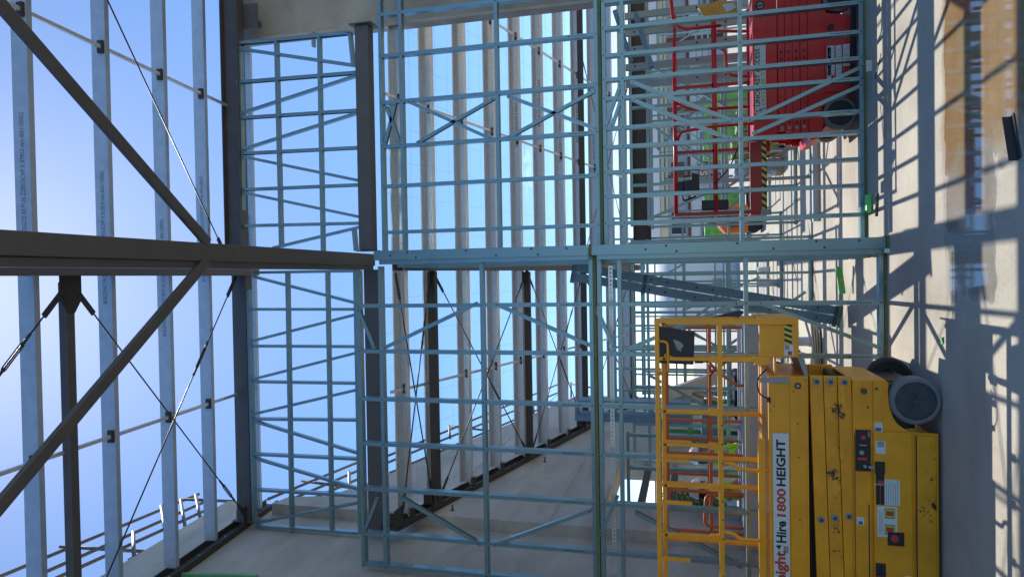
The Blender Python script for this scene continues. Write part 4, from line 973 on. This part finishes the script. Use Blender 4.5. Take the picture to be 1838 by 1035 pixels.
def worker(loc, rz, label, arm):
    """arm: list of (shoulder->elbow->wrist) local points for right arm"""
    # local: x right of the figure, y the way it faces, z up
    J = [((0, 0, .95), (.15, .11)), ((0, 0, 1.10), (.14, .10)), ((0, .0, 1.30), (.17, .11)), ((0, 0, 1.43), (.13, .085)), ((0, .01, 1.52), .055), ((0, .025, 1.62), (.075, .09)), ((0, .02, 1.70), (.07, .085)),
         ((-.19, 0, 1.41), .06), ((-.25, .06, 1.14), .045), ((-.20, .30, 1.08), .033),
         ((.19, 0, 1.41), .06), (arm[0], .045), (arm[1], .033),
         ((-.10, 0, .88), .09), ((-.11, .02, .48), .06), ((-.11, -.01, .10), .04), ((-.11, .14, .04), .035),
         ((.10, 0, .88), .09), ((.11, .02, .48), .06), ((.11, -.01, .10), .04), ((.11, .14, .04), .035)]
    E = [(0, 1), (1, 2), (2, 3), (3, 4), (4, 5), (5, 6), (3, 7), (7, 8), (8, 9), (3, 10), (10, 11), (11, 12), (0, 13), (13, 14), (14, 15), (15, 16), (0, 17), (17, 18), (18, 19), (19, 20)]
    for wi, el in ((9, 8), (12, 11)):
        W_ = Vector(J[wi][0]); d = (W_-Vector(J[el][0])).normalized(); s_ = d.cross(Vector((.3, .2, .9))).normalized()
        J.append((tuple(W_+d*.06), (.035, .018))); pi_ = len(J)-1; E.append((wi, pi_))
        for k in range(4):
            a = W_+d*.10+s_*(k-1.5)*.021; c = a+d*(.038+.006*(k in (1, 2)))-Vector((0, 0, .012)); e = c+d*.02-Vector((0, 0, .02))
            J.append((tuple(a), .010)); E.append((pi_, len(J)-1)); J.append((tuple(c), .009)); E.append((len(J)-2, len(J)-1)); J.append((tuple(e), .007)); E.append((len(J)-2, len(J)-1))
        a = W_+d*.045+s_*.045; c = W_+d*.085+s_*.062
        J.append((tuple(a), .012)); E.append((wi, len(J)-1)); J.append((tuple(c), .009)); E.append((len(J)-2, len(J)-1))
    p = skinned('person', J, E, [SKIN, HIVIS, NAVY])
    for f in p.data.polygons:
        c = f.center
        if c.z < .07: f.material_index = 2
        elif c.z < 1.0 and abs(c.x) < .24 and c.y < .2: f.material_index = 2
        elif c.z < 1.47 and abs(c.x) < .27 and (c-Vector(arm[1])).length > .2 and (c-Vector(J[9][0])).length > .18: f.material_index = 1
    p.location = loc; p.rotation_euler = (0, 0, rz); p['label'] = label; p['category'] = 'person'; p['group'] = 'workers behind the orange lift'
    def child(b, nm, m): o = b.build(nm, m); o.parent = p; return o
    b = MB()                                   # helmet: dome, brim
    n = 20
    vs = []; fs = []
    for i in range(7):
        a = i/6*pi/2
        for j in range(n): t = 2*pi*j/n; vs.append((cos(t)*.118*cos(a), .02+sin(t)*.140*cos(a), 1.70+.125*sin(a)))
    for i in range(6):
        for j in range(n): fs.append((i*n+j, i*n+(j+1) % n, (i+1)*n+(j+1) % n, (i+1)*n+j))
    b.add(vs, fs, 0, True); b.prism([(cos(2*pi*j/n)*.13, .035+sin(2*pi*j/n)*(.18 if sin(2*pi*j/n) > 0 else .145)) for j in range(n)], 'z', 1.692, 1.700)
    for k in (-.04, 0, .04): b.tube([(k, -.08, 1.80), (k, .0, 1.832-abs(k)*.3), (k, .09, 1.80)], .008, 5)
    child(b, 'helmet', HELM)
    b = MB()
    for sx in (-1, 1): b.tube([(sx*.03, .108, 1.655), (sx*.03, .118, 1.655)], .012, 8); b.tube([(sx*.082, .0, 1.64), (sx*.096, .0, 1.645)], .022, 8)
    b.tube([(-.02, .112, 1.585), (.02, .112, 1.585)], .006, 6); child(b, 'face_features', HAIRM)
    MB_ = MB().tube([(0, .105, 1.65), (0, .135, 1.615), (0, .115, 1.607)], .010, 6); child(MB_, 'nose', SKIN)
    b = MB(); b.tube([(0, -.055, 1.69), (0, -.065, 1.62), (0, -.05, 1.57)], .05, 8); child(b, 'hair', HAIRM)
    b = MB()
    for z_ in (1.12, 1.27): b.prism([(cos(2*pi*j/16)*.178, sin(2*pi*j/16)*.125) for j in range(16)], 'z', z_, z_+.05)
    child(b, 'reflective_band', GREYP)
    return p
worker((-2.62, 10.3, .0), radians(-105), 'worker in hi vis and a white helmet lifting one forearm behind the orange rail', [(.30, .10, 1.24), (.24, .28, 1.42)])
worker((-2.93, 9.7, .0), radians(-60), 'worker in hi vis and white helmet leaning nearer to the doorway with a hand low', [(.26, .10, 1.14), (.22, .33, 1.02)])

# ------------------------------------------------------------------ handrail pipes along the wall top
def pipes(label, X, lines, posts, plates=()):
    q = lines[0]; r = empty('scaffold_rail', PX(q[0], q[1], X), label, 'guard rail', 'scaffold guard rails on the left wall')
    for i, (a, c, d, e) in enumerate(lines): MB().tube([PX(a, c, X-.02*(i % 2)), PX(d, e, X-.02*(i % 2))], .024, 8).build('rail_pipe', PIPE, r)
    for (a, c, d, e) in posts: MB().tube([PX(a, c, X+.045), PX(d, e, X+.045)], .024, 8).build('post', PIPE, r)
    for (a, c) in plates:
        k = PX(a, c, X+.045); MB().box(k.x-.08, k.x+.08, k.y-.1, k.y+.1, k.z-.01, k.z).build('base_plate', PIPE, r)
pipes('near scaffold rail of three pipes above the concrete wall at the lower left', XW-.12,
      [(-20, 1042, 357, 886), (60, 1035, 372, 898), (100, 1037, 372, 914), (108, 980, 258, 989), (322, 895, 418, 899)],
      [(289, 907, 300, 970), (324, 896, 334, 954), (351, 887, 362, 941), (239, 954, 241, 1008)], [(241, 1008)])
pipes('scaffold rail ends seen through the left hand truss', XF-.12,
      [(481, 895, 640, 830), (506, 903, 640, 845), (541, 903, 650, 856), (542, 862, 632, 875)], [(627, 846, 628, 893)])
pipes('far scaffold rail running along the falling wall top', XF-.12,
      [(690, 820, 1000, 690), (690, 832, 1005, 703), (700, 848, 1010, 716), (805, 764, 865, 771), (1020, 688, 1060, 695)],
      [(957, 720, 958, 744), (1025, 686, 1025, 712), (806, 764, 808, 786)])
MB().box(PX(1075, 700, XF-.1).x, PX(1075, 700, XF-.1).x-.5, 15.8, 17.6, 4.66, 5.14).build('roof_parapet', CONCE, label='pale stepped parapet block at the far end of the left wall', category='parapet')

# ------------------------------------------------------------------ floor items
r = empty('green_clamp', PZ(1562, 365), 'bright green clamp block lying at the foot of the right frame', 'clamp')
p0, p1 = PZ(1562, 350), PZ(1562, 382); b = MB(); b.bar(p1+Vector((0, -.06, .03)), p0+Vector((0, -.06, .03)), .07, .055); b.build('block', GRNB, r, bev=.012)
r = empty('wood_stick', PZ(1574, 368), 'thin dark stick lying beside the green clamp', 'stick')
b = MB(); b.bar(PZ(1577, 347)+Vector((0, 0, .012)), PZ(1575, 388)+Vector((0, 0, .012)), .022, .02); b.build('stick', STICK, r)
r = empty('spirit_level', PZ(1527, 483), 'green spirit level leaning beside the foot of the long leaning channels', 'spirit level')
b = MB(); A = PY(1505, 478, 8.6); B_ = PY(1512, 527, 8.6); b.bar(A, B_, .03, .07); b.build('level_body', GRNB, r, bev=.006)
b = MB(); b.bar(A+(B_-A)*.45-Vector((0, .018, 0)), A+(B_-A)*.55-Vector((0, .018, 0)), .004, .04); b.build('vial', CLRY, r)
r = empty('tag', PZ(1594, 452), 'small white tag stuck at the foot of the middle post', 'tag')
MB().box(.16, .2, 7.0, 7.035, .004, .05).build('card', WHITE, r)
r = empty('tag', PZ(1562, 118), 'small pale tag at the foot of the frame by the red lift', 'tag')
q = PZ(1564, 118); MB().box(q.x-.06, q.x+.05, q.y-.02, q.y-.0, .0, .05).build('card', CREAM, r)
r = empty('angle_offcut', PZ(1830, 250), 'black steel angle offcut lying on the wet floor at the picture edge', 'steel offcut')
b = MB(); A = PZ(1815, 210)+Vector((0, 0, .003)); B_ = PZ(1828, 288)+Vector((0, 0, .003)); d = (B_-A).normalized(); s_ = Vector((-d.y, d.x, 0))
b.obox(A, B_, s_*.045, (0, 0, .005)); b.obox(A, B_, s_*.005, (0, 0, .045)); b.build('angle', STEELD, r)
r = empty('green_leaf_scrap', PZ(1690, 620), 'small scrap of green plastic on the shaded floor', 'scrap')
q = PZ(1692, 618); b = MB(); b.add([(q.x, q.y, .012), (q.x+.05, q.y+.01, .004), (q.x+.06, q.y-.02, .02), (q.x+.01, q.y-.03, .006)], [(0, 1, 2, 3)]); b.add([(q.x, q.y, .006), (q.x+.01, q.y-.03, .002), (q.x+.06, q.y-.02, .012), (q.x+.05, q.y+.01, .002)], [(0, 1, 2, 3)]); b.build('scrap', GRNB, r)
r = empty('cable_offcut', PZ(1575, 120), 'thin dark cable offcut on the grey floor before the red lift', 'cable')
b = MB(); b.tube(rpath([PZ(1582, 96)+Vector((0, 0, .004)), PZ(1578, 118)+Vector((0, 0, .006)), PZ(1571, 142)+Vector((0, 0, .004))], .1), .004, 5); b.build('strand', BLACK, r)
# channel lying on the floor and frames on the floor behind the right frame
r = empty('floor_channel', (2, 10.55, 0), 'long pale channel lying on the sunlit floor behind the right frame', 'steel channel')
MB().box(.7, 3.6, 10.5, 10.503, .0, .09).box(.7, 3.6, 10.503, 10.60, .087, .09).build('channel_section', mat('pale channel', (.36, .44, .50), .45, .3, .08, 3), r)
# green bottom-left rail near the camera
r = empty('green_rail', PY(380, 1035, 5.4), 'corner of a green painted frame poking in at the lower left edge', 'frame')
b = MB(); b.bar(PY(330, 1030, 6.6), PY(460, 1033, 6.6), .03, .05); b.bar(PY(330, 1030, 6.6), PY(300, 1060, 6.6), .03, .05); b.bar(PY(460, 1033, 6.6)+Vector((0, .0, -.0)), PY(460, 1070, 6.6), .03, .05); b.build('frame_edge', GRN, r)

# ------------------------------------------------------------------ things standing beyond the frames
def wrapped(label, x0, x1, y0, y1, z1, m, grp, z0=0):
    r = empty('wrapped_pallet', ((x0+x1)/2, (y0+y1)/2, z0), label, 'wrapped pallet', grp)
    b = MB(); n = 9; vs = []; rs = []
    for k in range(n+1):
        z = z0+.12+(z1-z0-.12)*k/n; ring = []
        for (cx, cy) in [(x0+(x1-x0)*t, y0) for t in [i/8 for i in range(8)]]+[(x1, y0+(y1-y0)*t) for t in [i/4 for i in range(4)]]+[(x1-(x1-x0)*t, y1) for t in [i/8 for i in range(8)]]+[(x0, y1-(y1-y0)*t) for t in [i/4 for i in range(4)]]:
            ring.append((cx+random.uniform(-.02, .02), cy+random.uniform(-.03, .03), z+random.uniform(-.01, .01)))
        rs.append(ring); vs += ring
    q = len(rs[0]); fs = []
    for k in range(n):
        for j in range(q): fs.append((k*q+j, k*q+(j+1) % q, (k+1)*q+(j+1) % q, (k+1)*q+j))
    fs.append(tuple(range(n*q, (n+1)*q))); b.add(vs, fs); b.build('wrapped_load', m, r)
    b = MB()
    for k in range(3): b.box(x0+(x1-x0-.1)*k/2, x0+(x1-x0-.1)*k/2+.1, y0, y1, z0, z0+.10)
    b.box(x0, x1, y0, y1, z0+.1, z0+.118); b.build('pallet', TIMB, r)
gw = 'wrapped packs beyond the frames'
wrapped('tall green shrink wrapped stack behind the red lift platform', 3.3, 5.2, 20.5, 21.5, 1.35, GWRAP, gw)
wrapped('narrow green shrink wrapped stack nearest the middle post', .9, 2.6, 22.5, 23.5, 1.3, GWRAP, gw)
wrapped('olive wrapped pack leaning upright on the sunlit floor', 2.25, 2.65, 14.1, 14.6, .95, OLIVE, gw)
wrapped('second olive wrapped pack with yellow tape', 2.75, 3.15, 14.3, 14.8, .85, OLIVE, gw)
wrapped('blue grey plastic wrapped bundle beside the olive packs', 1.9, 2.2, 14.3, 14.7, .9, WPLAST, gw)

r = empty('site_machine', (1.35, 18.5, 0), 'small orange machine with a black seat beyond the right frame', 'machine')
b = MB(); b.prism([(1.0, .35), (1.0, .9), (1.25, 1.1), (1.55, 1.1), (1.7, .8), (1.7, .35)], 'y', 18.2, 18.9); b.build('bonnet', mat('machine orange', (.80, .20, .03), .4, 0, .1, 3), r, bev=.03)
b = MB(); b.box(1.15, 1.45, 18.1, 18.2, .5, .8); b.tube([(1.2, 18.3, .2), (1.2, 18.9, .2)], .2, 16); b.tube([(1.6, 18.3, .2), (1.6, 18.9, .2)], .2, 16); b.box(1.2, 1.4, 18.4, 18.7, 1.1, 1.3); b.build('wheel_set', BLACK, r)
r = empty('site_machine', (1.6, 17.0, 0), 'yellow bodied machine with an orange beacon beyond the frames', 'machine')
b = MB(); q = PY(1340, 505, 16.5); b.box(q.x-.1, q.x+.35, 16.4, 16.9, .35, .95); b.build('body', CLRY, r, bev=.03)
b = MB(); b.tube([(q.x, 16.5, .95), (q.x, 16.5, 1.08)], .06, 12); b.build('beacon', AMB, r)
b = MB(); b.tube([(q.x, 16.5, .2), (q.x, 16.8, .2)], .2, 16); b.tube([(q.x+.28, 16.5, .2), (q.x+.28, 16.8, .2)], .2, 16); b.build('wheel_set', BLACK, r)
r.location = Vector((0, 0, 0)); r.location = Vector((0, 0, 0))

# white pipes lying on the ground
for k, (a, c, d, e, rr) in enumerate(((1360, 484, 1398, 484, .11), (1362, 506, 1396, 508, .12), (1432, 612, 1484, 614, .11))):
    Y = [17, 15, 10.6][k]
    r = empty('plastic_pipe', PY(d, e, Y), ['short', 'stout', 'long'][k]+' upright white plastic pipe beyond the left frame', 'pipe', 'white pipes standing beyond the frames')
    A = PY(a, c, Y); B_ = PY(d, e, Y); MB().tube([A, B_], rr*.62, 14).build('pipe', BWHITE, r); MB().tube([B_-Vector((0, 0, .0)), B_-Vector((0, 0, .05))], rr*.8, 14).build('collar', GREYP, r)

# cream sheets stacked at the foot of the left frame
r = empty('sheet_stack', PZ(1492, 640), 'stack of cream offcut sheets on the floor behind the yellow lift', 'sheet stack')
b = MB()
for k in range(4):
    q = PZ(1480, 640); b.obox((q.x-.5+.06*k, q.y+.1-.05*k, .02+.03*k), (q.x+.35+.03*k, q.y+.2+.04*k, .02+.03*k), (.1, .55, .03*k), (0, 0, .018))
b.build('sheet', CREAM, r)

# beige boom lift arm
r = empty('boom_lift', (-1.6, 14.0, 0), 'beige boom lift with folded arm seen between the yellow rails', 'boom lift')
Yb = 13.4
b = MB(); b.bar(PY(1196, 708, Yb), PY(1290, 676, Yb), .2, .26, (0, 1, 0)); b.bar(PY(1198, 722, Yb+.2), PY(1262, 706, Yb+.2), .16, .16, (0, 1, 0)); b.build('boom', BEIGE, r, bev=.01)
b = MB(); b.bar(PY(1238, 697, Yb-.1), PY(1238, 716, Yb-.1), .09, .09, (0, 1, 0)); b.bar(PY(1240, 712, Yb-.1), PY(1262, 720, Yb-.1), .07, .07, (0, 1, 0)); b.bar(PY(1248, 702, Yb), PY(1300, 722, Yb), .07, .07, (0, 1, 0)); b.build('link', BEIGE, r, bev=.008)
q = PY(1300, 710, Yb); b = MB(); b.box(q.x-.45, q.x+.4, Yb, Yb+.9, .35, 1.0); b.build('turret', NAVY, r, bev=.04)
b = MB()
for sx in (-.4, .35): b.tube([(q.x+sx, Yb-.1, .3), (q.x+sx, Yb+.1, .3)], .3, 20)
b.build('wheel_set', BLACK, r)

# green steel rack by the left wall
r = empty('steel_rack', (-2.8, 13.3, 0), 'green painted steel rack standing against the left wall', 'rack')
b = MB(); Yk_ = 13.0
for x_ in (-3.1, -2.5): b.box(x_, x_+.07, Yk_, Yk_+.07, 0, 2.35); b.box(x_, x_+.07, Yk_+.9, Yk_+.97, 0, 2.35)
for z_ in (.3, 1.1, 1.75, 2.28): b.box(-3.1, -2.43, Yk_-.02, Yk_+.0, z_, z_+.09)
b.build('rack_frame', GRN, r); MB().box(-3.02, -2.5, Yk_+.1, Yk_+.9, 1.2, 1.6).box(-3.02, -2.5, Yk_+.1, Yk_+.9, .4, .8).build('load', BLUED, r)

# stacked short frames high between the frames on the left (hung frames)
r = empty('hung_frame', PY(1080, 745, 9.6), 'stack of dark blue ladder panels behind the lower left frame', 'steel frame')
for k in range(3):
    b = MB(); Yz = 9.3+.25*k; A = PY(1032, 752-3*k, Yz); B_ = PY(1240, 770-3*k, Yz)
    b.box(A.x-.02, A.x+.06, Yz, Yz+.09, B_.z, A.z); b.box(A.x+.2, A.x+.26, Yz, Yz+.09, B_.z, A.z-.05)
    for t_ in (0, .33, .66, .97): b.box(A.x+.06, A.x+.2, Yz, Yz+.09, A.z-(A.z-B_.z)*t_-.04, A.z-(A.z-B_.z)*t_-.005)
    b.build('ladder_panel', BLUED, r)

# ------------------------------------------------------------------ buildings behind
r = empty('street_building', (10, 36, 0), 'long low white and cream building across the right background', 'building')
YB_ = 36
MB().box(.9, 26, YB_, YB_+8, 0, 1.75).build('lower_wall', BWHITE, r)
MB().box(.9, 26, YB_+.1, YB_+8, 1.76, 2.75).build('wall', GREYW, r)
MB().box(.9, 26, YB_-.1, YB_+8, 2.76, 3.15).build('wall_band', CREAM, r)
MB().box(.7, 26, YB_-.5, YB_+8.2, 3.16, 3.7).build('fascia', BWHITE, r)
for k in range(9):
    f_ = MB().box(2.0+2.5*k, 3.1+2.5*k, YB_+.04, YB_+.1, 1.95, 2.6).build('window', GLASS, r)
    MB().box(1.95+2.5*k, 2.0+2.5*k, YB_+.0, YB_+.1, 1.9, 2.65).build('frame', BWHITE, f_)
for k in range(7):
    MB().box(1.2+3.4*k, 1.5+3.4*k, YB_-.3, YB_-.12, 0, 2.75).build('downpipe', BROWN, r)
for k in range(6):
    b = MB(); x_ = 1.8+3.6*k; b.box(x_, x_+1.6, YB_-.05, YB_, .2, 1.2, 0)
    for j in range(9): b.box(x_+.06, x_+1.54, YB_-.07, YB_-.05, .25+.1*j, .30+.1*j, 1)
    b.build('louvre', [GREYP, GLASS], r)
MB().box(.9, 26, YB_-.08, YB_-.0, 1.66, 1.80).build('rail_band', BROWN, r)
sg = MB(); q = PY(1263, 310, YB_-.35); sg.prism([(q.x-.45, q.z), (q.x-.2, q.z+.35), (q.x+.4, q.z+.3), (q.x+.5, q.z-.1), (q.x+.1, q.z-.35)], 'y', YB_-.42, YB_-.40)
so = sg.build('sign', mat('rust orange sign', (.45, .12, .04), .6, 0, .1), r); text('S', .5, (q.x-.15, YB_-.425, q.z-.17), (1, 0, 0), (0, 0, 1), WHITE, so, 'sign_text', .03)

r = empty('water_tank', (-.4, 30, 0), 'round white tank behind the far left frame', 'tank')
b = MB(); n = 32; vs = []; fs = []
for (rr, z) in ((1.9, 0), (1.9, 2.2), (1.75, 2.6), (1.3, 3.0), (.7, 3.2), (.05, 3.28)):
    for j in range(n): vs.append((-.4+cos(2*pi*j/n)*rr, 30+sin(2*pi*j/n)*rr, z))
for i in range(5):
    for j in range(n): fs.append((i*n+j, i*n+(j+1) % n, (i+1)*n+(j+1) % n, (i+1)*n+j))
b.add(vs, fs, 0, True); b.build('shell', BWHITE, r)
MB().box(-.6, -.2, 28.05, 28.12, .2, .9).build('hatch', GREYP, r)

r = empty('street_building', (-14, 34, 0), 'pale grey shed standing beyond the doorway in the left wall', 'building')
MB().box(-22, -9.5, 32, 40, 0, 2.6).build('wall', GREYW, r); MB().box(-22.2, -9.3, 31.8, 40.2, 2.6, 2.85).build('roof', BWHITE, r)
for k in range(5): f_ = MB().box(-20+2.1*k, -18.8+2.1*k, 31.94, 32.0, 1.0, 2.0).build('window', GLASS, r)
r = empty('metal_fence', (-7, 22, 0), 'thin grey pipe fence outside the doorway', 'fence')
for k in range(8): MB().tube([(-10+.9*k, 22, 0), (-10+.9*k, 22, 2.9)], .03, 6).build('post', GREYP, r)
b = MB(); b.tube([(-10.2, 22, 2.88), (-3.6, 22, 2.88)], .03, 6); b.tube([(-10.2, 22, 1.2), (-3.6, 22, 1.2)], .03, 6); b.build('rail', GREYP, r)

def tree(label, x, y, h, cr_, seed, group='trees outside the doorway'):
    rnd = random.Random(seed); r = empty('leafy_tree', (x, y, 0), label, 'tree', group)
    b = MB(); b.tube([(x, y, 0), (x+.05, y, h*.3), (x-.03, y, h*.62)], .13, 8, r2=.05)
    lim = []
    for k in range(7):
        a = rnd.uniform(0, 2*pi); z0 = h*rnd.uniform(.25, .6); L_ = cr_*rnd.uniform(.5, .95)
        e = (x+cos(a)*L_, y+sin(a)*L_, z0+h*rnd.uniform(.12, .35)); lim.append(e)
        b.tube([(x, y, z0), ((x+e[0])/2, (y+e[1])/2, (z0+e[2])/2+.05), e], .05, 5, r2=.012)
    b.build('trunk', BARK, r)
    b = MB(); cl = [(Vector(e), cr_*rnd.uniform(.3, .5)) for e in lim]+[(Vector((x+rnd.uniform(-.4, .4)*cr_, y+rnd.uniform(-.4, .4)*cr_, h*rnd.uniform(.5, .95))), cr_*rnd.uniform(.3, .5)) for _ in range(9)]
    for c, rr in cl:
        for _ in range(420):
            d = Vector((rnd.gauss(0, 1), rnd.gauss(0, 1), rnd.gauss(0, .8))).normalized()*rr*rnd.uniform(.45, 1.1)
            p = c+d; s_ = rnd.uniform(.035, .07); u_ = Vector((rnd.gauss(0, 1), rnd.gauss(0, 1), rnd.gauss(0, 1))).normalized(); v_ = u_.cross(Vector((rnd.gauss(0, 1), rnd.gauss(0, 1), rnd.gauss(0, 1)))).normalized()
            b.add([p-u_*s_, p+v_*s_*.5, p+u_*s_, p-v_*s_*.5], [(0, 1, 2, 3)])
    b.build('crown', LEAF, r)
tree('bushy dark tree just outside the doorway', -6.4, 19.5, 2.35, 1.0, 3)
tree('smaller rounder tree beside the first one outside the doorway', -7.6, 21.0, 2.1, .85, 5)
